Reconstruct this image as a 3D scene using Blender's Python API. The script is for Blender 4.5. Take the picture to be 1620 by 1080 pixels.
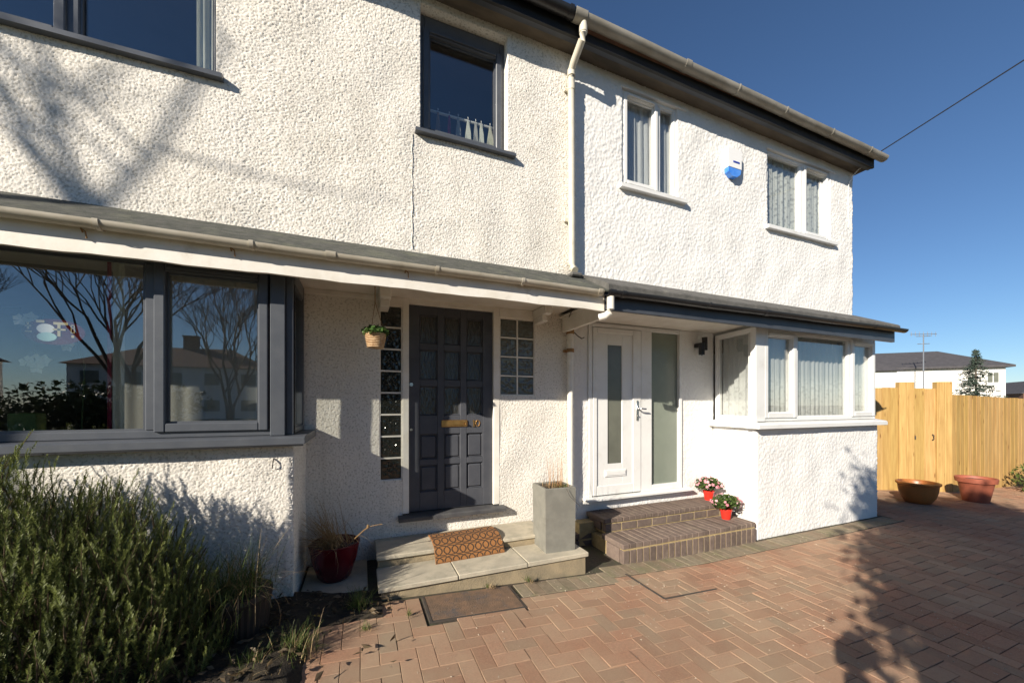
import bpy, math, random
import numpy as np
from mathutils import Vector, Matrix
R = math.radians
random.seed(7); rng = np.random.default_rng(7)
scn = bpy.context.scene
for o in list(bpy.data.objects): bpy.data.objects.remove(o)
C = scn.collection

# ------------------------------------------------------------------ camera
F, CX, HY, HC, D = 596.0, 810.0, 640.0, 1.65, 3.645        # calibrated from the photograph (pixels / metres)
YAW = math.atan2(F, 1480.0)
cam = bpy.data.cameras.new('camera'); camo = bpy.data.objects.new('camera', cam); C.objects.link(camo)
camo.location = (0, -D, HC); camo.rotation_euler = (R(90), 0, -YAW)
cam.sensor_width = 36; cam.lens = F / 1620 * 36; cam.shift_y = (HY - 540) / 1620
cam.clip_start = .05; cam.clip_end = 2000
scn.camera = camo
# ------------------------------------------------------------------ light
SUN = Vector((1.85, 1.0, -.95)).normalized()                # direction the light travels
elev = math.asin(-SUN.z); az = math.atan2(-SUN.x, -SUN.y)    # azimuth of the sun, clockwise from +Y
world = bpy.data.worlds.new('World'); scn.world = world; world.use_nodes = True
wn = world.node_tree.nodes; wl = world.node_tree.links
sky = wn.new('ShaderNodeTexSky'); sky.sky_type = 'NISHITA'; sky.sun_disc = False
sky.sun_elevation = elev; sky.sun_rotation = az
sky.altitude = 300; sky.air_density = 1.0; sky.dust_density = .05; sky.ozone_density = 6.0
bg = wn['Background']; bg.inputs[1].default_value = .064
wl.new(sky.outputs[0], bg.inputs[0])
sun = bpy.data.lights.new('sun', 'SUN'); sun.energy = 5.0; sun.angle = R(.53); sun.color = (1, .91, .78)
suno = bpy.data.objects.new('sun', sun); C.objects.link(suno)
suno.rotation_euler = SUN.to_track_quat('-Z', 'Y').to_euler(); suno.location = (-20, -12, 14)
scn.view_settings.view_transform = 'Standard'; scn.view_settings.look = 'None'
scn.view_settings.gamma = 1; scn.view_settings.exposure = .74; scn.view_settings.use_curve_mapping = False
scn.render.engine = 'CYCLES'
scn.cycles.max_bounces = 8; scn.cycles.transparent_max_bounces = 24

# ------------------------------------------------------------------ materials
def nodes(name):
    m = bpy.data.materials.new(name); m.use_nodes = True
    n = m.node_tree.nodes; return m, n, m.node_tree.links, n['Principled BSDF']
def ramp(n, l, src, p0, p1, c0=(0,0,0,1), c1=(1,1,1,1)):
    r = n.new('ShaderNodeValToRGB'); r.color_ramp.elements[0].position = p0; r.color_ramp.elements[1].position = p1
    r.color_ramp.elements[0].color = c0; r.color_ramp.elements[1].color = c1
    l.new(src, r.inputs[0]); return r
def noise(n, l, vec, scale, detail=4, rough=.6):
    t = n.new('ShaderNodeTexNoise'); t.inputs['Scale'].default_value = scale
    t.inputs['Detail'].default_value = detail; t.inputs['Roughness'].default_value = rough
    l.new(vec, t.inputs['Vector']); return t
def mix(n, l, fac, a, b, mode='MIX'):
    m = n.new('ShaderNodeMix'); m.data_type = 'RGBA'; m.blend_type = mode
    for i, v in ((0, fac), (6, a), (7, b)):
        if hasattr(v, 'is_linked') or hasattr(v, 'links'): l.new(v, m.inputs[i])
        else: m.inputs[i].default_value = v if i == 0 else (*v, 1) if len(v) == 3 else v
    return m.outputs[2]
def vecmap(n, l, scale=(1,1,1), geo=False):
    if geo: out = n.new('ShaderNodeNewGeometry').outputs['Position']
    else: out = n.new('ShaderNodeTexCoord').outputs['Object']
    mp = n.new('ShaderNodeMapping'); mp.inputs['Scale'].default_value = scale
    l.new(out, mp.inputs['Vector']); return mp.outputs[0]
def mat(name, c1, c2=None, scale=6, rough=.6, bump=0, bscale=60, metal=0, stretch=(1,1,1), lo=.35, hi=.65, tint=False,
        dirt=None, dscale=2, dlo=.5, dhi=.75, spec=.5, sheen=0, trans=0, detail=4, rvar=0):
    m, n, l, b = nodes(name)
    v = vecmap(n, l, stretch, geo=True)
    col = None
    if c2:
        t = noise(n, l, v, scale, detail); r = ramp(n, l, t.outputs[0], lo, hi)
        col = mix(n, l, r.outputs[0], c1, c2)
    if dirt:
        t = noise(n, l, v, dscale, 6, .7); r = ramp(n, l, t.outputs[0], dlo, dhi)
        col = mix(n, l, r.outputs[0], col if col is not None else c1, dirt)
    if tint:
        a = n.new('ShaderNodeAttribute'); a.attribute_name = 'tint'
        col = mix(n, l, 1.0, col if col is not None else c1, a.outputs[0], 'MULTIPLY')
    if col is not None: l.new(col, b.inputs['Base Color'])
    else: b.inputs['Base Color'].default_value = (*c1, 1)
    b.inputs['Roughness'].default_value = rough; b.inputs['Metallic'].default_value = metal
    b.inputs['Specular IOR Level'].default_value = spec
    if rvar:
        t = noise(n, l, v, 5, 5); mr = n.new('ShaderNodeMapRange'); mr.inputs[3].default_value = rough - rvar; mr.inputs[4].default_value = rough + rvar
        l.new(t.outputs[0], mr.inputs[0]); l.new(mr.outputs[0], b.inputs['Roughness'])
    if bump:
        t = noise(n, l, v, bscale, 6, .65); bp = n.new('ShaderNodeBump'); bp.inputs['Strength'].default_value = bump
        bp.inputs['Distance'].default_value = .01; l.new(t.outputs[0], bp.inputs['Height']); l.new(bp.outputs[0], b.inputs['Normal'])
    if trans:
        o = n['Material Output']; ts = n.new('ShaderNodeBsdfTranslucent'); ms = n.new('ShaderNodeMixShader'); ms.inputs[0].default_value = trans
        if col is not None: l.new(col, ts.inputs[0])
        else: ts.inputs[0].default_value = (*c1, 1)
        l.new(b.outputs[0], ms.inputs[1]); l.new(ts.outputs[0], ms.inputs[2]); l.new(ms.outputs[0], o.inputs[0])
    return m
M = {}
def render_mat(name, base, stain, amt, streak, fleck=0):
    m, n, l, b = nodes(name); v = vecmap(n, l, (1,1,1), True)
    t = noise(n, l, v, 1.3, 6, .7); r = ramp(n, l, t.outputs[0], .42, .72)
    mr = n.new('ShaderNodeMath'); mr.operation = 'MULTIPLY'; mr.inputs[1].default_value = amt; l.new(r.outputs[0], mr.inputs[0])
    col = mix(n, l, mr.outputs[0], base, stain)
    vs = vecmap(n, l, (9, 9, .6), True); t2 = noise(n, l, vs, 1.0, 4, .6); r2 = ramp(n, l, t2.outputs[0], .55, .8)
    m2 = n.new('ShaderNodeMath'); m2.operation = 'MULTIPLY'; m2.inputs[1].default_value = streak; l.new(r2.outputs[0], m2.inputs[0])
    col = mix(n, l, m2.outputs[0], col, tuple(c * .75 for c in stain))
    if fleck:
        t4 = noise(n, l, v, 62, 2, .5); r4 = ramp(n, l, t4.outputs[0], .54, .64)
        m4 = n.new('ShaderNodeMath'); m4.operation = 'MULTIPLY'; m4.inputs[1].default_value = fleck; l.new(r4.outputs[0], m4.inputs[0])
        col = mix(n, l, m4.outputs[0], col, (.36, .33, .27))
    l.new(col, b.inputs['Base Color']); b.inputs['Roughness'].default_value = .85; b.inputs['Specular IOR Level'].default_value = .2
    t3 = noise(n, l, v, 150, 3, .6); bp = n.new('ShaderNodeBump'); bp.inputs['Strength'].default_value = .35; bp.inputs['Distance'].default_value = .004
    l.new(t3.outputs[0], bp.inputs['Height']); l.new(bp.outputs[0], b.inputs['Normal'])
    return m
M['old_render'] = render_mat('old_render', (.80,.765,.70), (.60,.555,.47), .40, .28, .55)
M['new_render'] = render_mat('new_render', (.77,.76,.735), (.66,.64,.60), .3, .12)
M['white_paint'] = mat('white_paint', (.80,.77,.71), (.70,.66,.58), 5, .55, .08, 40, dirt=(.45,.38,.28), dscale=4, dlo=.62, dhi=.85)
M['upvc'] = mat('white_upvc', (.76,.76,.74), (.71,.71,.69), 3, .3, .03, 30, spec=.4, dirt=(.60,.58,.53), dscale=3, dlo=.55, dhi=.85)
M['grey_frame'] = mat('grey_frame', (.072,.080,.095), (.088,.096,.11), 8, .38, .04, 120, rvar=.08)
M['door_paint'] = mat('door_paint', (.062,.066,.078), (.078,.082,.094), 7, .5, .06, 50, rvar=.1, spec=.3)
M['black'] = mat('black_plastic', (.014,.014,.016), (.022,.022,.024), 9, .38, .05, 60)
M['dark_fascia'] = mat('dark_fascia', (.045,.05,.06), (.06,.066,.078), 4, .42, .08, 40, rvar=.1)
M['black_board'] = mat('black_board', (.006,.006,.006), (.014,.013,.012), 6, .55, .15, 40)
M['beige_plastic'] = mat('beige_plastic', (.50,.46,.38), (.40,.36,.28), 9, .5, .06, 40, stretch=(.6,1,1), dirt=(.22,.19,.13), dscale=7, dlo=.55, dhi=.8)
M['grey_gutter'] = mat('grey_gutter', (.34,.32,.275), (.23,.21,.17), 6, .55, .05, 40, stretch=(.5,1,1), dirt=(.16,.14,.10), dscale=5, dlo=.5, dhi=.8)
M['white_pipe'] = mat('white_pipe', (.76,.73,.66), (.66,.62,.53), 6, .4, dirt=(.40,.32,.22), dscale=8, dlo=.62, dhi=.85)
M['cream_pipe'] = mat('cream_pipe', (.62,.58,.48), (.52,.48,.38), 6, .45, dirt=(.35,.30,.2), dscale=6, dlo=.58, dhi=.85)
M['soffit_old'] = mat('stained_soffit', (.15,.12,.085), (.07,.058,.045), 4, .8, .15, 50, stretch=(.4,1.5,1))
M['felt'] = mat('roof_felt', (.10,.10,.088), (.05,.054,.045), 16, .95, 1.0, 170, dirt=(.15,.155,.11), dscale=5, dlo=.5, dhi=.75)
M['felt_new'] = mat('roof_felt_grey', (.13,.125,.115), (.08,.078,.072), 10, .95, .6, 170, dirt=(.24,.225,.19), dscale=4, dlo=.55, dhi=.8)
M['tile'] = mat('roof_tile', (.20,.11,.075), (.13,.08,.06), 9, .9, .6, 40)
M['slate'] = mat('far_slate', (.075,.07,.075), (.055,.052,.055), 3, .8, .3, 12)
M['interior'] = mat('interior_paint', (.30,.27,.24), (.26,.24,.21), 1.5, .9)
M['carpet'] = mat('carpet', (.12,.09,.07), (.09,.07,.05), 20, .95)
M['sand'] = mat('joint_sand', (.085,.065,.046), (.05,.042,.03), 40, .95, .6, 200, dirt=(.06,.075,.03), dscale=3, dlo=.5, dhi=.7)
M['brick'] = mat('paver_brick', (.43,.235,.150), (.31,.175,.115), 95, .95, .5, 260, tint=True, dirt=(.41,.285,.19), dscale=1.1, dlo=.36, dhi=.66, spec=.15)
M['edge_brick'] = mat('edge_brick', (.30,.235,.165), (.24,.19,.13), 22, .92, .5, 260, tint=True, dirt=(.20,.19,.10), dscale=5, dlo=.5, dhi=.75, spec=.2)
M['step_brick'] = mat('step_brick', (.175,.135,.110), (.13,.10,.085), 20, .9, .35, 240, tint=True, dirt=(.26,.215,.16), dscale=6, dlo=.55, dhi=.8, spec=.25)
M['mortar'] = mat('yellow_mortar', (.47,.36,.18), (.36,.27,.13), 14, .95, .8, 150)
M['slab'] = mat('stone_slab', (.50,.445,.34), (.39,.35,.27), 7, .85, .3, 120, dirt=(.26,.25,.19), dscale=6, dlo=.5, dhi=.8)
M['riser'] = mat('step_riser', (.34,.27,.17), (.23,.19,.125), 8, .95, .6, 90)
M['sill_stone'] = mat('dark_sill', (.085,.085,.085), (.055,.055,.06), 8, .6, .2, 90)
M['soil'] = mat('soil', (.045,.034,.022), (.025,.02,.014), 18, 1, 1.0, 90, dirt=(.075,.06,.035), dscale=12, dlo=.5, dhi=.75)
M['ground'] = mat('ground_earth', (.09,.10,.045), (.13,.11,.06), 3, 1, .5, 40)
M['asphalt'] = mat('asphalt', (.06,.06,.06), (.045,.045,.047), 20, .95, .5, 200)
M['wood'] = None
M['planter'] = mat('grey_planter', (.225,.218,.185), (.18,.175,.15), 9, .75, .12, 140, dirt=(.15,.14,.11), dscale=5, dlo=.58, dhi=.85)
M['terracotta'] = mat('terracotta_glaze', (.42,.14,.035), (.34,.13,.035), 6, .35, .06, 40, dirt=(.14,.12,.03), dscale=4, dlo=.55, dhi=.8)
M['terracotta2'] = mat('terracotta_red', (.36,.10,.055), (.28,.085,.05), 6, .6, .08, 60)
M['redpot'] = mat('red_plastic_pot', (.72,.035,.02), (.62,.03,.02), 6, .32)
M['crimson'] = mat('crimson_glaze', (.10,.006,.012), (.07,.005,.010), 6, .22)
M['darkpot'] = mat('dark_ribbed_pot', (.03,.022,.018), (.02,.016,.014), 9, .6)
M['brass'] = mat('brass', (.62,.36,.13), (.50,.27,.09), 25, .32, metal=.9)
M['chrome'] = mat('chrome', (.65,.65,.64), rough=.22, metal=1)
M['rust'] = mat('rusty_plate', (.23,.14,.085), (.15,.10,.065), 16, .85, .8, 110, dirt=(.09,.085,.085), dscale=7, dlo=.5, dhi=.68)
M['iron'] = mat('dark_iron', (.05,.045,.04), (.08,.06,.045), 20, .8, .3, 120)
M['rope'] = mat('rope', (.28,.16,.07), rough=.9)
M['bark'] = mat('bark', (.12,.095,.07), (.075,.06,.045), 12, .95, .6, 60)
M['stem'] = mat('woody_stem', (.13,.085,.05), (.09,.06,.04), 20, .95)
def leafmat(name, a, b_, trans=.3, rough=.5):
    m, n, l, b = nodes(name)
    at = n.new('ShaderNodeAttribute'); at.attribute_name = 'tint'
    col = mix(n, l, at.outputs['Fac'], a, b_)
    l.new(col, b.inputs['Base Color']); b.inputs['Roughness'].default_value = rough; b.inputs['Specular IOR Level'].default_value = .35
    ts = n.new('ShaderNodeBsdfTranslucent'); l.new(col, ts.inputs[0]); ms = n.new('ShaderNodeMixShader'); ms.inputs[0].default_value = trans
    l.new(b.outputs[0], ms.inputs[1]); l.new(ts.outputs[0], ms.inputs[2]); l.new(ms.outputs[0], n['Material Output'].inputs[0])
    return m
M['rosemary'] = leafmat('rosemary_leaf', (.022,.036,.008), (.26,.30,.085))  # shade painted in: dark for the bush interior, pale for lit tips
M['grass'] = leafmat('grass_blade', (.05,.085,.018), (.15,.19,.05))
M['straw'] = leafmat('straw', (.30,.19,.085), (.55,.42,.24), .25)
M['stalk'] = leafmat('dry_stalk', (.42,.20,.08), (.55,.33,.17), .2)
M['leaf'] = leafmat('pot_leaf', (.035,.07,.018), (.09,.14,.03))
M['ivy'] = leafmat('ivy_leaf', (.05,.11,.025), (.13,.22,.06))
M['pink'] = leafmat('pink_petal', (.72,.24,.30), (.85,.55,.58), .3)
M['evergreen'] = leafmat('evergreen_leaf', (.02,.035,.012), (.05,.07,.022), .15)
M['fir'] = leafmat('fir_needle', (.03,.05,.035), (.07,.10,.075), .15)
M['deadleaf'] = leafmat('dead_leaf', (.06,.042,.022), (.15,.11,.065), .15)
M['yellow'] = mat('yellow_leaf', (.62,.42,.06), (.5,.33,.05), 30, .6, trans=.2)
M['fleck'] = mat('pale_fleck', (.50,.43,.34), (.36,.30,.23), 30, .9)
M['petal'] = mat('white_petal', (.75,.74,.62), (.65,.66,.5), 20, .5, trans=.35)
M['blue'] = mat('alarm_blue', (.04,.20,.72), (.10,.30,.80), 14, .2)
M['blueprint'] = mat('alarm_print', (.02,.05,.35), rough=.4)
M['alarm'] = mat('alarm_white', (.82,.82,.81), rough=.35)
M['gold'] = mat('sticker_gold', (.50,.42,.22), rough=.4)
M['sticker_teal'] = mat('sticker_teal', (.40,.60,.58), rough=.4)
M['sticker_white'] = mat('sticker_white', (.72,.72,.70), rough=.4)
M['crim_cloth'] = mat('crimson_cloth', (.32,.012,.05), (.25,.01,.04), 20, .8)
M['green_box'] = mat('green_box', (.10,.15,.025), (.08,.12,.02), 20, .6)
M['metal'] = mat('galvanised', (.45,.45,.46), rough=.4, metal=.8)
M['farwhite'] = mat('far_white_wall', (.80,.77,.72), (.74,.70,.64), 1.0, .9)
M['farbrick'] = mat('far_brick', (.27,.14,.09), (.22,.12,.08), 1.5, .9)
def fabric(name, col, trans, alpha=None, lace=0, lz=0):
    m, n, l, b = nodes(name); o = n['Material Output']
    b.inputs['Base Color'].default_value = (*col, 1); b.inputs['Roughness'].default_value = .9; b.inputs['Specular IOR Level'].default_value = .1
    ts = n.new('ShaderNodeBsdfTranslucent'); ts.inputs[0].default_value = (*col, 1)
    ms = n.new('ShaderNodeMixShader'); ms.inputs[0].default_value = trans
    l.new(b.outputs[0], ms.inputs[1]); l.new(ts.outputs[0], ms.inputs[2]); out = ms.outputs[0]
    if alpha is not None:
        tr = n.new('ShaderNodeBsdfTransparent'); m2 = n.new('ShaderNodeMixShader')
        v = vecmap(n, l, (1,1,1), True)
        fac = None
        if lace:
            t = n.new('ShaderNodeTexVoronoi'); t.inputs['Scale'].default_value = 20; l.new(v, t.inputs['Vector'])
            t2 = noise(n, l, v, 26, 2, .5)
            ad = n.new('ShaderNodeMath'); ad.operation = 'ADD'; l.new(t.outputs['Distance'], ad.inputs[0]); l.new(t2.outputs[0], ad.inputs[1])
            r = ramp(n, l, ad.outputs[0], .70, 1.0)
            sx = n.new('ShaderNodeSeparateXYZ'); l.new(v, sx.inputs[0])
            zr = n.new('ShaderNodeMapRange'); zr.inputs[1].default_value = lz + .05; zr.inputs[2].default_value = lz - .1; l.new(sx.outputs[2], zr.inputs[0])
            mm = n.new('ShaderNodeMath'); mm.operation = 'MULTIPLY'; l.new(r.outputs[0], mm.inputs[0]); l.new(zr.outputs[0], mm.inputs[1])
            mr = n.new('ShaderNodeMapRange'); mr.inputs[3].default_value = alpha; mr.inputs[4].default_value = min(1, alpha + lace); l.new(mm.outputs[0], mr.inputs[0]); fac = mr.outputs[0]
        if fac is not None: l.new(fac, m2.inputs[0])
        else: m2.inputs[0].default_value = alpha
        l.new(tr.outputs[0], m2.inputs[1]); l.new(out, m2.inputs[2]); out = m2.outputs[0]
    l.new(out, o.inputs[0]); return m
M['sticker_red'] = fabric('sticker_red', (.16,.015,.02), .2, .55)
M['net'] = fabric('net_curtain', (.80,.82,.83), .3, .9)
M['lace_low'] = fabric('lace_hem_curtain', (.80,.81,.80), .3, .78, .22, 2.0)
M['lace'] = fabric('lace_curtain', (.80,.82,.78), .3, .62, .38, 9)
M['curtain'] = fabric('white_curtain', (.72,.74,.66), .3)
M['curtain_grey'] = fabric('pale_curtain', (.46,.46,.43), .3)
def glassmat(name, k=1.7, base=.0, wav=.0, tint=(1,1,1)):
    m, n, l, b = nodes(name); n.remove(b)
    fr = n.new('ShaderNodeLayerWeight'); pw = n.new('ShaderNodeMath'); pw.operation = 'POWER'; pw.inputs[1].default_value = 5; l.new(fr.outputs['Facing'], pw.inputs[0])
    mu = n.new('ShaderNodeMath'); mu.operation = 'MULTIPLY_ADD'; mu.inputs[1].default_value = .9; mu.inputs[2].default_value = base; mu.use_clamp = True
    l.new(pw.outputs[0], mu.inputs[0])
    tr = n.new('ShaderNodeBsdfTransparent'); tr.inputs[0].default_value = (*tint, 1)
    gl = n.new('ShaderNodeBsdfGlossy'); gl.inputs['Roughness'].default_value = .0
    if wav:
        v = vecmap(n, l, (1,1,1), True); t = noise(n, l, v, 1.6, 2, .4); bp = n.new('ShaderNodeBump'); bp.inputs['Strength'].default_value = wav; bp.inputs['Distance'].default_value = .004
        l.new(t.outputs[0], bp.inputs['Height']); l.new(bp.outputs[0], gl.inputs['Normal'])
    ms = n.new('ShaderNodeMixShader'); l.new(mu.outputs[0], ms.inputs[0]); l.new(tr.outputs[0], ms.inputs[1]); l.new(gl.outputs[0], ms.inputs[2])
    l.new(ms.outputs[0], n['Material Output'].inputs[0]); return m
M['glass'] = glassmat('window_glass', 0, .15, .12, (.97,.98,.97))
M['frosted'] = mat('frosted_glass', (.36,.40,.33), (.30,.34,.28), 1.2, .18, 0, trans=.35)
M['frosted_dark'] = mat('frosted_dark_glass', (.17,.175,.14), (.11,.115,.095), 1.4, .16)
def bumpglass(name, col, scale, strength, stretch, kind='noise', rough=.06):
    m, n, l, b = nodes(name); v = vecmap(n, l, stretch, True)
    b.inputs['Base Color'].default_value = (*col, 1); b.inputs['Roughness'].default_value = rough; b.inputs['Specular IOR Level'].default_value = .7
    if kind == 'noise': t = noise(n, l, v, scale, 3, .5); h = t.outputs[0]
    else:
        t = n.new('ShaderNodeTexVoronoi'); t.feature = 'SMOOTH_F1'; t.inputs['Scale'].default_value = scale; l.new(v, t.inputs['Vector']); h = t.outputs['Distance']
    bp = n.new('ShaderNodeBump'); bp.inputs['Strength'].default_value = strength; bp.inputs['Distance'].default_value = .02
    l.new(h, bp.inputs['Height']); l.new(bp.outputs[0], b.inputs['Normal']); return m
M['rain_glass'] = bumpglass('reeded_glass', (.035,.035,.032), 26, .9, (3,3,.5))
M['block_dark'] = bumpglass('glass_block_dark', (.016,.018,.016), 30, .25, (1,1,1), 'v', .16)
M['block_pale'] = bumpglass('glass_block_grey', (.09,.095,.08), 24, .6, (1,1,1), 'v', .12)
# fence wood with grain and knots
def woodmat():
    m, n, l, b = nodes('fence_wood'); v = vecmap(n, l, (14, 14, .9), True)
    t = noise(n, l, v, 2.2, 5, .6); r = ramp(n, l, t.outputs[0], .3, .7, (.38,.225,.07,1), (.55,.36,.13,1))
    v2 = vecmap(n, l, (7, 7, 1.6), True); vo = n.new('ShaderNodeTexVoronoi'); vo.inputs['Scale'].default_value = 1.6; l.new(v2, vo.inputs['Vector'])
    kr = ramp(n, l, vo.outputs['Distance'], .05, .16, (.30,.17,.07,1), (1,1,1,1)); col = mix(n, l, .8, r.outputs[0], kr.outputs[0], 'MULTIPLY')
    a = n.new('ShaderNodeAttribute'); a.attribute_name = 'tint'; col = mix(n, l, 1.0, col, a.outputs[0], 'MULTIPLY')
    l.new(col, b.inputs['Base Color']); b.inputs['Roughness'].default_value = .8
    bp = n.new('ShaderNodeBump'); bp.inputs['Strength'].default_value = .25; bp.inputs['Distance'].default_value = .004; l.new(t.outputs[0], bp.inputs['Height']); l.new(bp.outputs[0], b.inputs['Normal'])
    return m
M['wood'] = woodmat()
def ringmat():
    m, n, l, b = nodes('coir_ring_print'); uv = n.new('ShaderNodeUVMap'); uv.uv_map = 'UVMap'
    outs = []
    for off in ((0,0,0), (.5,0,0)):
        mp = n.new('ShaderNodeMapping'); mp.inputs['Scale'].default_value = (4.4, 3.6, 1); mp.inputs['Location'].default_value = off; l.new(uv.outputs[0], mp.inputs[0])
        fr = n.new('ShaderNodeVectorMath'); fr.operation = 'FRACTION'; l.new(mp.outputs[0], fr.inputs[0])
        sb = n.new('ShaderNodeVectorMath'); sb.operation = 'SUBTRACT'; sb.inputs[1].default_value = (.5,.5,0); l.new(fr.outputs[0], sb.inputs[0])
        ln = n.new('ShaderNodeVectorMath'); ln.operation = 'LENGTH'; l.new(sb.outputs[0], ln.inputs[0])
        a = n.new('ShaderNodeMath'); a.operation = 'SUBTRACT'; a.inputs[1].default_value = .44; l.new(ln.outputs['Value'], a.inputs[0])
        ab = n.new('ShaderNodeMath'); ab.operation = 'ABSOLUTE'; l.new(a.outputs[0], ab.inputs[0])
        lt = n.new('ShaderNodeMath'); lt.operation = 'LESS_THAN'; lt.inputs[1].default_value = .045; l.new(ab.outputs[0], lt.inputs[0]); outs.append(lt.outputs[0])
    mx = n.new('ShaderNodeMath'); mx.operation = 'MAXIMUM'; l.new(outs[0], mx.inputs[0]); l.new(outs[1], mx.inputs[1])
    v = vecmap(n, l, (1,1,1), True); t = noise(n, l, v, 60, 3); base = mix(n, l, t.outputs[0], (.22,.095,.03), (.38,.17,.055))
    col = mix(n, l, mx.outputs[0], base, (.06,.035,.02)); l.new(col, b.inputs['Base Color']); b.inputs['Roughness'].default_value = 1
    t = noise(n, l, v, 400, 3); bp = n.new('ShaderNodeBump'); bp.inputs['Strength'].default_value = .8; bp.inputs['Distance'].default_value = .005; l.new(t.outputs[0], bp.inputs['Height']); l.new(bp.outputs[0], b.inputs['Normal'])
    return m
M['coir'] = ringmat()
M['coir_edge'] = mat('coir_fibre', (.34,.15,.05), (.22,.09,.03), 60, 1, .8, 300)
M['wicker'] = mat('wicker', (.58,.42,.25), (.40,.25,.13), 40, .7, .3, 120)

# ------------------------------------------------------------------ mesh helpers
ORG = {}
def tag(o, label=None, cat=None, group=None, kind=None):
    if label: o['label'] = label
    if cat: o['category'] = cat
    if group: o['group'] = group
    if kind: o['kind'] = kind
    return o
def thing(name, loc, label, cat, group=None):
    o = bpy.data.objects.new(name, None); C.objects.link(o); o.location = loc; o.empty_display_size = .1
    ORG[o.name] = Vector(loc); return tag(o, label, cat, group)
def link(name, me, mat_, parent, org=None):
    me.materials.append(M[mat_] if isinstance(mat_, str) else mat_)
    o = bpy.data.objects.new(name, me); C.objects.link(o)
    if parent is not None: o.parent = parent; ORG[o.name] = ORG[parent.name]
    else: o.location = org if org is not None else (0,0,0); ORG[o.name] = Vector(o.location)
    return o
def raw(name, V, Fc, mat_, parent=None, org=(0,0,0), smooth=False, tint=None):
    """V: array of world points, Fc: list/array of faces (equal size arrays are fast)"""
    base = np.array(ORG[parent.name] if parent is not None else org, float)
    V = np.asarray(V, float) - base
    me = bpy.data.meshes.new(name)
    if isinstance(Fc, np.ndarray):
        k = Fc.shape[1]; me.vertices.add(len(V)); me.vertices.foreach_set('co', V.astype(np.float32).ravel())
        me.loops.add(Fc.size); me.loops.foreach_set('vertex_index', Fc.astype(np.int32).ravel())
        me.polygons.add(len(Fc)); me.polygons.foreach_set('loop_start', np.arange(0, Fc.size, k, dtype=np.int32))
        me.polygons.foreach_set('loop_total', np.full(len(Fc), k, np.int32)); me.update(calc_edges=True)
    else: me.from_pydata([tuple(v) for v in V], [], Fc); me.update()
    if tint is not None:
        a = me.attributes.new('tint', 'FLOAT_COLOR', 'POINT'); t = np.asarray(tint, float)
        if t.ndim == 1: t = np.stack([t, t, t], 1)
        a.data.foreach_set('color', np.concatenate([t, np.ones((len(t), 1))], 1).astype(np.float32).ravel())
    if smooth: me.shade_smooth()
    else: me.shade_flat()
    return link(name, me, mat_, parent, Vector(org))
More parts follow.
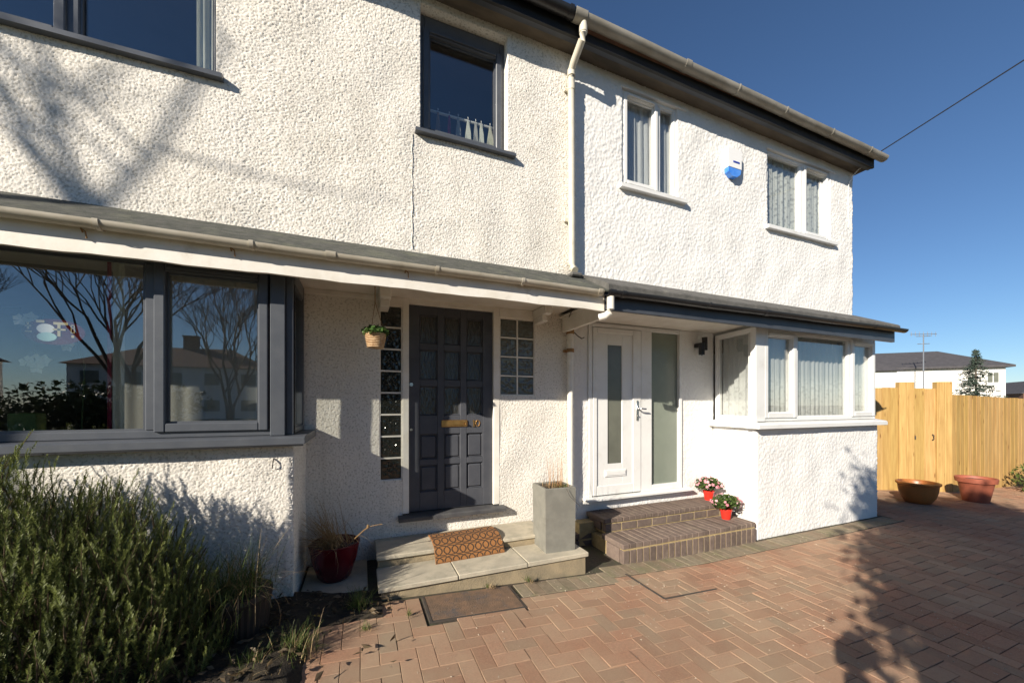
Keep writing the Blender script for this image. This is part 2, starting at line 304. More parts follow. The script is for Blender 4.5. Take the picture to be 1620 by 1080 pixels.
class MB:
    def __init__(s, T=None): s.v = []; s.f = []; s.T = T
    def add(s, vs, fs):
        k = len(s.v)
        s.v += [tuple(s.T @ Vector(p)) if s.T else tuple(p) for p in vs]; s.f += [tuple(i + k for i in f) for f in fs]
    def box(s, x0, x1, y0, y1, z0, z1, c=0.0):
        if x0 > x1: x0, x1 = x1, x0
        if y0 > y1: y0, y1 = y1, y0
        if z0 > z1: z0, z1 = z1, z0
        c = min(c, (x1-x0)*.45, (y1-y0)*.45, (z1-z0)*.45)
        if c <= 0:
            s.add([(x0,y0,z0),(x1,y0,z0),(x1,y1,z0),(x0,y1,z0),(x0,y0,z1),(x1,y0,z1),(x1,y1,z1),(x0,y1,z1)],
                  [(3,2,1,0),(4,5,6,7),(0,1,5,4),(1,2,6,5),(2,3,7,6),(3,0,4,7)]); return
        vs = []; idx = {}
        X = (x0, x1); Y = (y0, y1); Z = (z0, z1); cc = (c, -c)
        for i in (0,1):
            for j in (0,1):
                for k in (0,1):
                    for a in range(3):
                        p = [X[i]+cc[i], Y[j]+cc[j], Z[k]+cc[k]]; p[a] = (X[i], Y[j], Z[k])[a]
                        idx[i,j,k,a] = len(vs); vs.append(tuple(p))
        fs = []
        for a in range(3):
            o = [b for b in range(3) if b != a]
            for e in (0,1):
                q = []
                for u, w in ((0,0),(1,0),(1,1),(0,1)):
                    t = [0,0,0]; t[a] = e; t[o[0]] = u; t[o[1]] = w; q.append(idx[(*t, a)])
                fs.append(tuple(q if (e == 1) == (a != 1) else q[::-1]))
        for a in range(3):          # edges along axis a
            b, d = [x for x in range(3) if x != a]
            for u in (0,1):
                for w in (0,1):
                    q = []
                    for e, ax in ((0,b),(1,b),(1,d),(0,d)):
                        t = [0,0,0]; t[a] = e; t[b] = u; t[d] = w; q.append(idx[(*t, ax)])
                    fs.append(tuple(q if (u == w) == (a != 1) else q[::-1]))
        for i in (0,1):
            for j in (0,1):
                for k in (0,1):
                    q = [idx[i,j,k,0], idx[i,j,k,1], idx[i,j,k,2]]
                    fs.append(tuple(q if (i+j+k) % 2 else q[::-1]))
        s.add(vs, fs)
    def tube(s, pts, r, n=10, cap=True):
        pts = [Vector(p) for p in pts]; rr = r if isinstance(r, (list, tuple)) else [r]*len(pts); vs = []; fs = []
        for i, p in enumerate(pts):
            d = (pts[min(i+1, len(pts)-1)] - pts[max(i-1, 0)]).normalized()
            a = Vector((0,0,1)) if abs(d.z) < .95 else Vector((1,0,0)); u = d.cross(a).normalized(); w = d.cross(u)
            for k in range(n):
                t = 2*math.pi*k/n; vs.append(p + (u*math.cos(t) + w*math.sin(t))*rr[i])
        for i in range(len(pts)-1):
            for k in range(n): fs.append((i*n+k, (i+1)*n+k, (i+1)*n+(k+1) % n, i*n+(k+1) % n))
        if cap: fs.append(tuple(range(n))); fs.append(tuple(reversed(range((len(pts)-1)*n, len(pts)*n))))
        s.add(vs, fs)
    def lathe(s, prof, c, n=28, ang=0, sq=False):
        vs = []; fs = []
        for r, z in prof:
            for k in range(n): t = 2*math.pi*k/n + ang; vs.append((c[0]+r*math.cos(t), c[1]+r*math.sin(t), c[2]+z))
        for i in range(len(prof)-1):
            for k in range(n): fs.append((i*n+k, i*n+(k+1) % n, (i+1)*n+(k+1) % n, (i+1)*n+k))
        fs.append(tuple(reversed(range(n)))); fs.append(tuple(range((len(prof)-1)*n, len(prof)*n)))
        s.add(vs, fs)
    def poly(s, pts, ax, a0, a1):
        """extrude a 2-D outline along axis ax ('x': pts are (y,z); 'y': (x,z); 'z': (x,y))"""
        n = len(pts); g = {'x': lambda p, a: (a, p[0], p[1]), 'y': lambda p, a: (p[0], a, p[1]), 'z': lambda p, a: (p[0], p[1], a)}[ax]
        vs = [g(p, a0) for p in pts] + [g(p, a1) for p in pts]
        fs = [tuple(range(n)), tuple(range(n, 2*n))[::-1]] + [(i, i+n, (i+1) % n + n, (i+1) % n) for i in range(n)]
        s.add(vs, fs)
    def build(s, name, mat_, parent=None, org=(0,0,0), smooth=False, fix=True):
        o = raw(name, np.array(s.v), s.f, mat_, parent, org, False)
        if fix:
            import bmesh
            bm = bmesh.new(); bm.from_mesh(o.data); bmesh.ops.recalc_face_normals(bm, faces=bm.faces); bm.to_mesh(o.data); bm.free()
        if smooth: o.data.shade_auto_smooth(angle=R(40)) if hasattr(o.data, 'shade_auto_smooth') else smooth_by_angle(o.data)
        return o
def smooth_by_angle(me, ang=R(42)):
    me.shade_smooth(); 
    try: me.set_sharp_from_angle(angle=ang)
    except Exception: pass
def lerp(a, b, t): return a + (b-a)*t
def ground_z(x):
    return .095 + .155*np.clip((3.2-np.asarray(x, float))/3.1, 0, 1.12)**1.2

# ---- roughcast wall: a displaced grid with openings cut out
def field(nx, nz, step, lam, width, seed):
    r = np.random.default_rng(seed); a = r.standard_normal((nz, nx)); A = np.fft.rfft2(a)
    kz = np.fft.fftfreq(nz, step)[:, None]; kx = np.fft.rfftfreq(nx, step)[None, :]; k = np.hypot(kx, kz); k0 = 1/lam
    f = np.fft.irfft2(A*np.exp(-((k-k0)/(width*k0))**2), s=(nz, nx)); return f/f.std()
def wall(name, p0, u, out, W, H, openings, kind, parent, step, seed, reveal=.10):
    """p0: world corner, u: unit vector along, out: outward unit; openings: (u0,u1,z0,z1) local"""
    if kind == 'old': lam, amp = .0155, .0023
    else: lam, amp = .034, .0025
    nx = int(W/step)+8; nz = int(H/step)+8
    f = field(nx, nz, step, lam, .75 if kind == 'old' else .5, seed)
    if kind == 'old':
        g2 = field(nx, nz, step, lam*2.6, .5, seed+1); h = np.clip(f + g2*.25, -1.9, .75); h = np.where(h > 1.3, 1.3 + (h-1.3)*.3, h)*amp
    else:
        g2 = field(nx, nz, step, lam*2.2, .5, seed+1); h = np.clip(f*.8 + g2*.5, -1.0, 1.5)*amp
    h += field(nx, nz, step, .5, .6, seed+2)*.0022
    def lines(L, cuts):
        cs = sorted(set([0, L] + [c for c in cuts if 1e-4 < c < L-1e-4])); out_ = []
        for a, b in zip(cs[:-1], cs[1:]):
            n = max(1, round((b-a)/step)); out_ += [a + (b-a)*i/n for i in range(n)]
        return np.array(out_ + [L])
    us = lines(W, [c for o in openings for c in o[:2]]); zs = lines(H, [c for o in openings for c in o[2:]])
    iu = np.clip((us/step).astype(int), 0, nx-1); iz = np.clip((zs/step).astype(int), 0, nz-1)
    hh = h[np.ix_(iz, iu)]
    nu, nv = len(us), len(zs); p0 = np.array(p0, float); u = np.array(u, float); out = np.array(out, float)
    V = p0 + us[None, :, None]*u + zs[:, None, None]*np.array((0,0,1.)) + hh[..., None]*out
    V = V.reshape(-1, 3)
    cu = (us[:-1]+us[1:])/2; cz = (zs[:-1]+zs[1:])/2; keep = np.ones((nv-1, nu-1), bool)
    for a, b, c, d in openings: keep &= ~((cu[None, :] > a) & (cu[None, :] < b) & (cz[:, None] > c) & (cz[:, None] < d))
    j, i = np.nonzero(keep); q = j*nu + i
    Fc = np.stack([q, q+1, q+nu+1, q+nu], 1)
    if np.dot(np.cross(u, (0,0,1)), out) < 0: Fc = Fc[:, ::-1]
    # skirts round the boundary of the kept cells (reveals, corners)
    E = np.concatenate([Fc[:, [k, (k+1) % 4]] for k in range(4)]); key = np.sort(E, 1); uq, inv, cnt = np.unique(key[:, 0]*len(V)+key[:, 1], return_inverse=True, return_counts=True)
    B = E[cnt[inv] == 1]; idx = np.unique(B); mp = -np.ones(len(V), int); mp[idx] = len(V) + np.arange(len(idx))
    hv = hh.reshape(-1)[idx]; Vb = V[idx] - out*(hv[:, None] + reveal)
    S = np.stack([B[:, 1], B[:, 0], mp[B[:, 0]], mp[B[:, 1]]], 1)
    return raw(name, np.concatenate([V, Vb]), np.concatenate([Fc, S]), kind + '_render', parent, smooth=True)

def window(house, X0, X1, Z0, Z1, yf, divs, mat_, sill=None, fw=.05, T=None, sash_w=.055, depth=.07, glass='glass', label=None, hinges=True, top_w=None, mull=.06):
    """outer frame (the part) > mullion, sash, pane, sill.  divs: (x0,x1,'fixed'/'sash')"""
    tw = top_w or fw
    m = MB(T); m.box(X0, X0+fw, yf, yf+depth, Z0, Z1, .006); m.box(X1-fw, X1, yf, yf+depth, Z0, Z1, .006)
    m.box(X0+fw, X1-fw, yf+.001, yf+depth, Z1-tw, Z1, .006); m.box(X0+fw, X1-fw, yf+.001, yf+depth, Z0, Z0+fw, .006)
    w = m.build('window', mat_, house)
    if label: w['label'] = label
    for i, (a, b, k) in enumerate(divs):
        if i:
            pa = divs[i-1][1]; m = MB(T); m.box(pa, a, yf+.002, yf+depth, Z0+fw, Z1-tw, .006); m.build('mullion', mat_, w)
        za, zb = Z0+fw, Z1-tw
        if k == 'sash':
            e = .012; m = MB(T); sw = sash_w; y0 = yf-.018
            m.box(a-e, a+sw-e, y0, yf+depth-.012, za-e, zb+e, .006); m.box(b-sw+e, b+e, y0, yf+depth-.012, za-e, zb+e, .006)
            m.box(a+sw-e, b-sw+e, y0+.001, yf+depth-.012, za-e, za+sw-e, .006); m.box(a+sw-e, b-sw+e, y0+.001, yf+depth-.012, zb-sw+e, zb+e, .006)
            m.build('sash', mat_, w)
            # trickle-vent hood on the top rail
            m = MB(T); m.box(a+sw*.9, b-sw*.9, y0-.014, y0-.001, zb-sw*.55, zb-sw*.2, .003); m.build('vent_hood', mat_, w)
            ga, gb, gz0, gz1 = a+sw-e, b-sw+e, za+sw-e, zb-sw+e
        else: ga, gb, gz0, gz1 = a, b, za, zb
        # glazing bead and pane
        m = MB(T); bw = .012
        m.box(ga, ga+bw, yf+.012, yf+.03, gz0, gz1); m.box(gb-bw, gb, yf+.012, yf+.03, gz0, gz1); m.box(ga+bw, gb-bw, yf+.013, yf+.03, gz0, gz0+bw); m.box(ga+bw, gb-bw, yf+.013, yf+.03, gz1-bw, gz1)
        m.build('glazing_bead', mat_, w)
        m = MB(T); m.box(ga+.002, gb-.002, yf+.031, yf+.039, gz0+.002, gz1-.002); m.build('pane', glass, w)
    if sill:
        x0, x1, yo, z0, z1 = sill; m = MB(T)
        m.poly([(yf+depth*.5, z0), (yo, z0), (yo, z1-.012), (yo+.012, z1-.006), (yf+depth*.5, z1+.004)], 'x', x0, x1); m.build('sill', mat_, w)
    return w
def curtain(name, x0, x1, z0, z1, y, mat_, label, cat='curtain', group=None, amp=.018, wl=.07, T=None, seed=0, gather=0):
    r = random.Random(seed); nx = max(12, int((x1-x0)/.008)); nz = 14; V = []
    ph = [r.uniform(0, 6.3) for _ in range(4)]
    for j in range(nz+1):
        t = j/nz
        for i in range(nx+1):
            s_ = i/nx; x = lerp(x0, x1, s_)
            a = amp*(.75+.25*math.sin(3*t+ph[0]))
            dy = a*(math.sin(2*math.pi*x/wl + ph[1] + .5*math.sin(2.2*x/wl+ph[2]) + .3*t) + .35*math.sin(2*math.pi*x/(wl*.43)+ph[3]))
            p = Vector((x + gather*(1-t)*(t)*(s_-.5), y+dy, lerp(z0, z1, t))); V.append(tuple(T @ p) if T else tuple(p))
    n1 = nx+1; Fc = np.array([(j*n1+i, j*n1+i+1, (j+1)*n1+i+1, (j+1)*n1+i) for j in range(nz) for i in range(nx)])
    c = np.mean(V, 0); o = raw(name, V, Fc, mat_, None, (c[0], c[1], min(v[2] for v in V)), True)
    return tag(o, label, cat, group)
def blades(n, base, spread, length, lean, width, seed, droop=.4, seg=4, up=1.0, dirn=None):
    """ribbons of grass: returns V, F, tint"""
    r = np.random.default_rng(seed); V = []; Fc = []; T = []
    for k in range(n):
        a = r.uniform(0, 6.283) if dirn is None else dirn + r.normal(0, .7); d = np.array((math.cos(a), math.sin(a), 0))
        b = np.array(base) + np.array((r.normal(0, spread), r.normal(0, spread), 0)); L = length*r.uniform(.5, 1.1); le = lean*r.uniform(.15, 1.3); w = width*r.uniform(.6, 1.2); tn = r.uniform(0, 1)
        sd = np.array((-d[1], d[0], 0)); p = b.copy(); k0 = len(V); th = le*.4
        for i in range(seg+1):
            ww = w*(1-(i/seg)**1.6*.92); V.append(p-sd*ww/2); V.append(p+sd*ww/2); T += [tn, tn]
            th2 = th + droop*le*(i/seg)*1.6; p = p + (d*math.sin(th2) + np.array((0,0,up))*math.cos(th2))*L/seg
        for i in range(seg): Fc.append((k0+2*i, k0+2*i+1, k0+2*i+3, k0+2*i+2))
    return np.array(V), np.array(Fc), np.array(T)
def leaf_cloud(P, size, seed, aspect=.55, flat=0.0, jit=.35):
    """diamond leaves at points P (n,3): two triangles folded on the midrib"""
    r = np.random.default_rng(seed); n = len(P); d = r.standard_normal((n,3)); d[:,2] *= (1-flat); d /= np.linalg.norm(d, axis=1)[:,None]
    e = np.cross(d, r.standard_normal((n,3))); e /= np.linalg.norm(e, axis=1)[:,None]; s_ = size*(1+jit*r.standard_normal(n)).clip(.4, 1.8)
    nn = np.cross(d, e)
    a = P - d*s_[:,None]*.5; b = P + d*s_[:,None]*.5; l_ = P + e*(s_*aspect*.5)[:,None] + nn*(s_*.1)[:,None]; q = P - e*(s_*aspect*.5)[:,None] + nn*(s_*.1)[:,None]
    V = np.stack([a, l_, b, q], 1).reshape(-1,3); i = np.arange(n)*4
    Fc = np.stack([i, i+1, i+2, i+3], 1); return V, Fc, np.repeat(r.uniform(0,1,n), 4)

# ================================================================== SETTING
def sheet(name, xs, ys, zf, mat_, kind='structure'):
    X, Y = np.meshgrid(xs, ys); Z = zf(X, Y); V = np.stack([X, Y, Z], -1).reshape(-1, 3); nu = len(xs)
    Fc = np.array([(j*nu+i, j*nu+i+1, (j+1)*nu+i+1, (j+1)*nu+i) for j in range(len(ys)-1) for i in range(nu-1)])
    return tag(raw(name, V, Fc, mat_, smooth=True), kind=kind)
gx = np.concatenate([[-900,-300,-120,-60,-30,-15,-8], np.linspace(-5, 14, 60), [18,25,40,70,120,300,900]])
gy = np.concatenate([[-900,-300,-120,-60,-40], np.linspace(-30, 20, 60), [30,45,70,120,300,900]])
sheet('ground', gx, gy, lambda X, Y: ground_z(X) - .05, 'ground')
sheet('road', np.linspace(-60, 60, 5), np.linspace(-24, -16, 3), lambda X, Y: ground_z(X) - .04, 'asphalt')
drive = sheet('driveway', np.linspace(-.42, 12.6, 90), np.linspace(-6.2, 1.2, 30), lambda X, Y: ground_z(X) - .007, 'sand')
bed_n = field(220, 120, .02, .12, .6, 91)
def bed_z(X, Y):
    i = np.clip(((X+4)/.02).astype(int), 0, 219); j = np.clip(((Y+2.4)/.02).astype(int), 0, 119)
    e = np.clip((-.12 - X)/.3, 0, 1); return ground_z(X) + .012 + .05*e + bed_n[j, i]*.0035
sheet('garden_bed', np.linspace(-4, .14, 180), np.linspace(-2.2, -.62, 80), lambda X, Y: bed_z(X, Y) - .05*np.clip((X+.36)/.1, 0, 1)*np.clip((-1.0-Y)/.05, 0, 1), 'soil')

# ---- herringbone block paving
W_ = .1; J = .0016
DRAIN = (.42, 1.12, -1.16, -.82)
MAN = (2.20, 2.76, -1.36, -.90)
def ylim(x): return -1.03 if x < 2.02 else (-.93 if x < 6.78 else .35)
rects = []                                  # (x0,x1,y0,y1, cut?, edge?)
for i in range(-5, 127):
    for j in range(-62, 5):
        d = (i-j) % 4
        if d == 0: r_ = (i*W_, (i+2)*W_, j*W_, (j+1)*W_)
        elif d == 3: r_ = (i*W_, (i+1)*W_, j*W_, (j+2)*W_)
        else: continue
        x0, x1, y0, y1 = r_; xm = (x0+x1)/2; yl = ylim(xm); xl = -.36 + .05*math.sin(j*1.7)
        if y0 >= yl-.02 or x1 <= xl: continue
        cut = False
        if y1 > yl: y1 = yl; cut = True
        if x0 < -.40: x0 = -.40; cut = True
        if x0 >= DRAIN[0]-.03 and x1 <= DRAIN[1]+.03 and y0 >= DRAIN[2]-.03: continue
        if x0 < DRAIN[1] and x1 > DRAIN[0] and y1 > DRAIN[2]:
            cut = True
            if x0 < DRAIN[0]: x1 = min(x1, DRAIN[0])
            elif x1 > DRAIN[1]: x0 = max(x0, DRAIN[1])
            else: y1 = min(y1, DRAIN[2])
            if x1-x0 < .02 or y1-y0 < .02: continue
        rects.append((x0, x1, y0, y1, cut, False))
x = 1.15
while x < 6.72:                             # soldier course along the steps and the bay
    y1 = -.805 if x < 1.98 else -.705
    rects.append((x, x+W_, y1-.21, y1, True, True)); x += W_
x = -.1
while x < .40: rects.append((x, x+W_, -1.03, -.82, True, False)); x += W_
def brick_vf(hx, hy, top=0.0, c=.0018):
    q = [(-1,-1),(1,-1),(1,1),(-1,1)]
    V = [(a*hx, b*hy, top-.03) for a, b in q] + [(a*hx, b*hy, top-c) for a, b in q] + [(a*(hx-c), b*(hy-c), top) for a, b in q]
    Fc = [(8,9,10,11)] + [(k, (k+1) % 4, (k+1) % 4+4, k+4) for k in range(4)] + [(k+4, (k+1) % 4+4, (k+1) % 4+8, k+8) for k in range(4)]
    return np.array(V), np.array(Fc)
def brick_tint(r):
    v = r.uniform(.88, 1.06); g = r.uniform(-.04, .06)
    if r.random() < .12: v *= .88; g += .07
    return (v, v*(1+g), v*(1+g*1.3))
rb = random.Random(5)
def pix(x, y, z):
    s, c = math.sin(YAW), math.cos(YAW); yy = y+D; zc = s*x + c*yy; xc = c*x - s*yy
    return (CX + F*xc/max(zc, .05), HY - F*(z-HC)/max(zc, .05), zc)
scored = []
for k, (x0, x1, y0, y1, cut, edge) in enumerate(rects):
    xm, ym = (x0+x1)/2, (y0+y1)/2; px, py, zc = pix(xm, ym, float(ground_z(xm)))
    ok = (not cut) and zc > .5 and -10 < px < 1630 and py < 1085
    scored.append((1/zc**3 if ok else 0, k))
best = set(k for s_, k in sorted(scored, reverse=True)[:300] if s_ > 0)
variants = []
for k in range(14):
    V, Fc = brick_vf(W_-J, W_/2-J); me_o = None
    me = bpy.data.meshes.new('brick'); me.from_pydata([tuple(v) for v in V], [], [tuple(f) for f in Fc]); me.update()
    a = me.attributes.new('tint', 'FLOAT_COLOR', 'POINT'); t = brick_tint(rb)
    a.data.foreach_set('color', np.tile((*t, 1), len(V)).astype(np.float32)); me.materials.append(M['brick']); variants.append(me)
ORG[drive.name] = Vector((0,0,0))
SV, SF, ST, EV, EF, ET = [], [], [], [], [], []; sn = en = 0
for k, (x0, x1, y0, y1, cut, edge) in enumerate(rects):
    xm, ym = (x0+x1)/2, (y0+y1)/2; zz = float(ground_z(xm)) + rb.gauss(0, .0012); tx, ty = rb.gauss(0, .006), rb.gauss(0, .006)
    ty += -float(ground_z(xm+.05)-ground_z(xm-.05))/.1
    if k in best:
        o = bpy.data.objects.new('brick', rb.choice(variants)); C.objects.link(o); o.parent = drive; o.location = (xm, ym, zz)
        o.rotation_euler = (tx, ty, 0) if x1-x0 > y1-y0 else (ty, tx, R(90))
        continue
    V, Fc = brick_vf((x1-x0)/2-J, (y1-y0)/2-J); V[:, 2] += V[:, 1]*tx - V[:, 0]*ty; V += (xm, ym, zz)
    if edge: EV.append(V); EF.append(Fc+en); en += len(V); ET += [brick_tint(rb)]*len(V)
    else: SV.append(V); SF.append(Fc+sn); sn += len(V); ST += [brick_tint(rb)]*len(V)
tag(raw('paving_bricks', np.concatenate(SV), np.concatenate(SF), 'brick', drive, tint=ST), kind='stuff')
tag(raw('edging_bricks', np.concatenate(EV), np.concatenate(EF), 'edge_brick', drive, tint=ET), kind='stuff')

# ================================================================== LEFT HOUSE (dark windows, number 10)
PL, PU = 2.13, 1.95          # party line at the door wall and on the upper wall
XE = 6.70                    # right-hand end of the pair
YU, YB = -.41, -.66          # planes of the upper wall and of the bays (door wall is y = 0)
HL = thing('house', (-1.6, 0, .25), 'rough white rendered house half with dark grey window frames and black front door', 'house')
HR = thing('house', (4.3, 0, .1), 'smoother bright white house half with white window frames and white front door', 'house')
def opn(x0, z0, ops): return [(a-x0, b-x0, c-z0, d-z0) for a, b, c, d in ops]
UL = (-2.6, -.94, 3.97, 5.02); UM = (.47, 1.26, 3.965, 5.035)
wall('upper_wall', (-2.8, YU, 2.86), (1,0,0), (0,-1,0), PU+2.8, 2.28, opn(-2.8, 2.86, [UL, UM]), 'old', HL, .006, 11, .12)
GL = (.166, .361, .955, 2.565); GR = (1.335, 1.727, 1.752, 2.545); DR = (.366, 1.330, .612, 2.66)
wall('door_wall', (-.46, 0, .12), (1,0,0), (0,-1,0), PL+.46, 2.54, opn(-.46, .12, [GL, GR, DR]), 'old', HL, .0066, 21, .10)
wall('bay_wall', (-2.6, YB, .08), (1,0,0), (0,-1,0), 2.6-.43, 1.34, [], 'old', HL, .006, 31, .05)
wall('bay_side_wall', (-.43, YB, .08), (0,1,0), (1,0,0), .66, 1.34, [], 'old', HL, .0066, 41, .05)
# shell: floors, ceilings, partitions, back and end walls
m = MB()
m.box(-3.9, PL-.03, .02, 6.0, .30, .42); m.box(-3.9, -.5, YB+.06, .02, .30, .42)
m.box(-3.9, PU, -.28, 6.0, 2.665, 2.84); m.box(-3.9, PU, -.28, 6.0, 5.14, 5.2)
m.box(-3.9, PL+.1, 6.0, 6.2, .1, 5.14); m.box(-3.9, -3.7, YU+.13, 6.0, .1, 5.14)
m.box(-.56, -.47, .11, 6.0, .42, 2.66); m.box(PL-.02, PL+.09, .11, 6.0, .12, 2.66); m.box(PU-.02, PU+.1, -.28, 6.0, 2.84, 5.14); m.box(.05, .15, -.28, 6.0, 2.84, 5.14)
m.box(-.46, .16, .10, .16, .12, 2.66); m.box(1.74, PL-.03, .10, .16, .12, 2.66); m.box(.16, .36, .11, .16, .12, .95)
m.build('interior_shell', 'interior', HL)
m = MB(); m.box(-4.4, -3.4, YB-.01, YB+.40, 1.42, 2.645); m.box(-4.4, -2.6, YB, YB+.40, .08, 1.42); m.build('bay_end_pier', 'old_render', HL)
m = MB(); m.box(-4.4, -2.8, YU-.0, YU+.12, 2.6, 5.14); m.build('end_pier', 'old_render', HL)
# left bay window
wL = window(HL, -3.4, -.43, 1.44, 2.64, YB+.012, [(-3.34, -1.232, 'fixed'), (-1.172, -.592, 'sash')], 'grey_frame', None, fw=.05, top_w=.115, depth=.075, label='wide dark grey bay window with one opening casement')
m = MB(); m.box(-.566, -.478, YB-.012, YB+.011, 1.44, 2.56, .004); m.box(-.578, -.43, YB+.03, YB+.075, 1.44, 2.64); m.build('corner_post', 'grey_frame', wL)
m = MB(); m.poly([(YB+.05, 1.385), (YB-.085, 1.385), (YB-.085, 1.425), (YB-.06, 1.435), (YB+.05, 1.443)], 'x', -3.4, -.352); m.box(-.47, -.352, YB+.0501, -.012, 1.386, 1.439); m.build('sill', 'grey_frame', wL)
m = MB(); m.box(-3.4, -.36, YB-.086, YB-.07, 1.372, 1.384); m.build('sill_drip', 'black', wL)
TR = Matrix.Translation((-.43, YB, 0)) @ Matrix.Rotation(R(90), 4, 'Z')
wLs = window(HL, .08, .652, 1.44, 2.64, .012, [(.13, .615, 'fixed')], 'grey_frame', None, fw=.045, top_w=.11, T=TR, label='narrow side light of the dark bay')
# upper windows, left house
window(HL, *UL, YU+.075, [(-2.565, -1.76, 'sash'), (-1.69, -.975, 'fixed')], 'grey_frame', (-2.7, -.895, YU-.05, 3.925, 3.968), fw=.035, top_w=.05, label='upper dark grey window with a white curtain')
window(HL, *UM, YU+.085, [(.515, 1.215, 'sash')], 'grey_frame', (.425, 1.325, YU-.05, 3.925, 3.964), fw=.045, top_w=.13, label='small upper dark grey window with washing line')
# black front door with frame
m = MB(); m.box(.366, .424, -.004, .1, .63, 2.66, .004); m.box(1.264, 1.330, -.004, .1, .63, 2.66, .004); m.box(.424, 1.264, -.003, .1, 2.60, 2.66, .004)
m.build('door_frame', 'white_paint', HL)
m = MB(); m.poly([(.09, .575), (-.085, .575), (-.085, .605), (-.07, .615), (.09, .628)], 'x', .325, 1.372); m.build('door_sill', 'sill_stone', HL)
cols = [(.425, .527), (.697, .762), (.925, .990), (1.158, 1.263)]; cells = [(.527, .697), (.762, .925), (.990, 1.158)]
rails = [(.632, .812), (1.066, 1.124), (1.364, 1.548), (1.828, 1.893), (2.178, 2.240), (2.512, 2.599)]
yd = .030
m = MB()
for a, b in cols: m.box(a, b, yd, yd+.045, .632, 2.599, .004)
for c, d in rails:
    for a, b in cells: m.box(a-.001, b+.001, yd+.001, yd+.044, c, d, .004)
door = m.build('door', 'door_paint', HL); door['label'] = 'dark slate-blue door with nine small panes and six raised panels'
for (a, b) in cells:
    for k in range(5):
        z0, z1 = rails[k][1], rails[k+1][0]
        w = .014                                    # moulding round each opening
        k0 = MB(); k0.box(a, a+w*.8, yd+.012, yd+.03, z0, z1, .006); k0.box(b-w*.8, b, yd+.012, yd+.03, z0, z1, .006); k0.box(a+w*.8, b-w*.8, yd+.012, yd+.03, z0, z0+w*.8, .006); k0.box(a+w*.8, b-w*.8, yd+.012, yd+.03, z1-w*.8, z1, .006)
        k0.build('moulding', 'door_paint', door)
        m = MB()
        if k < 2: m.box(a+.012, b-.012, yd+.008, yd+.034, z0+.012, z1-.012, .022); m.build('panel', 'door_paint', door)
        else: m.box(a+.008, b-.008, yd+.024, yd+.031, z0+.008, z1-.008); m.build('pane', 'rain_glass', door)
m = MB(); m.box(.735, .995, yd-.012, yd-.0005, 1.432, 1.50, .008); m.box(.755, .960, yd-.018, yd-.0125, 1.448, 1.486, .005); m.box(.965, .985, yd-.035, yd-.0125, 1.452, 1.470, .006); m.build('letterbox', 'brass', door)
m = MB(); x0, z0 = 1.058, 1.435
m.box(x0, x0+.011, yd-.008, yd-.0005, z0, z0+.062); m.box(x0-.008, x0-.0005, yd-.008, yd-.0005, z0+.048, z0+.056); m.box(x0-.007, x0+.018, yd-.009, yd-.0006, z0-.006, z0-.0005)
pts = [(x0+.045+.020*math.cos(t), yd-.004, z0+.029+.030*math.sin(t)) for t in np.linspace(0, 2*math.pi, 25)]; m.tube(pts, .0048, 6, False); m.build('door_number', 'brass', door)
for z, r_ in ((1.842, .021), (1.415, .016)):
    m = MB(Matrix.Translation((.448, yd, z)) @ Matrix.Rotation(R(90), 4, 'X')); m.lathe([(r_, 0), (r_, .006), (r_*.8, .012), (r_*.4, .012), (r_*.38, .008)], (0,0,0), 18); m.build('lock', 'chrome', door, smooth=True)
# glass blocks, each its own piece
def blocks(house, x0, x1, z0, z1, nx, nz, pale, lab):
    m = MB(); m.box(x0-.002, x1+.002, .055, .085, z0, z1); fr = m.build('glass_block_window', 'white_paint', house); fr['label'] = lab
    dx, dz = (x1-x0)/nx, (z1-z0)/nz
    g = .009
    mm = MB()
    for i in range(nx+1): mm.box(x0+i*dx-g*.8, x0+i*dx+g*.8, .006, .056, z0, z1)
    for j in range(nz+1):
        for i in range(nx): mm.box(x0+i*dx+g*.8, x0+(i+1)*dx-g*.8, .0065, .056, z0+j*dz-g*.8, z0+j*dz+g*.8)
    mm.build('block_joint', 'white_paint', fr)
    for i in range(nx):
        for j in range(nz):
            m = MB(); a, b, c, d = x0+i*dx+g*.8, x0+(i+1)*dx-g*.8, z0+j*dz+g*.8, z0+(j+1)*dz-g*.8
            m.box(a, b, .012, .054, c, d, .008); m.box(a+.022, b-.022, .009, .0119, c+.022, d-.022, .003)
            cx_, cz_ = (a+b)/2, (c+d)/2
            for q_ in range(8):
                for r0_, r1_, o_ in ((.018, .034, 0), (.042, .062, .39)):
                    an = q_*math.pi/4 + o_; m.tube([(cx_+r_*math.cos(an), .009, cz_+r_*math.sin(an)) for r_ in (r0_, (r0_+r1_)/2, r1_)], [.003, .007, .003], 6)
            m.build('glass_block', 'block_pale' if pale else 'block_dark', fr)
blocks(HL, *GL, 1, 8, False, 'tall column of eight dark patterned glass blocks'); blocks(HL, *GR, 2, 4, True, 'square grid of eight greyish glass blocks')
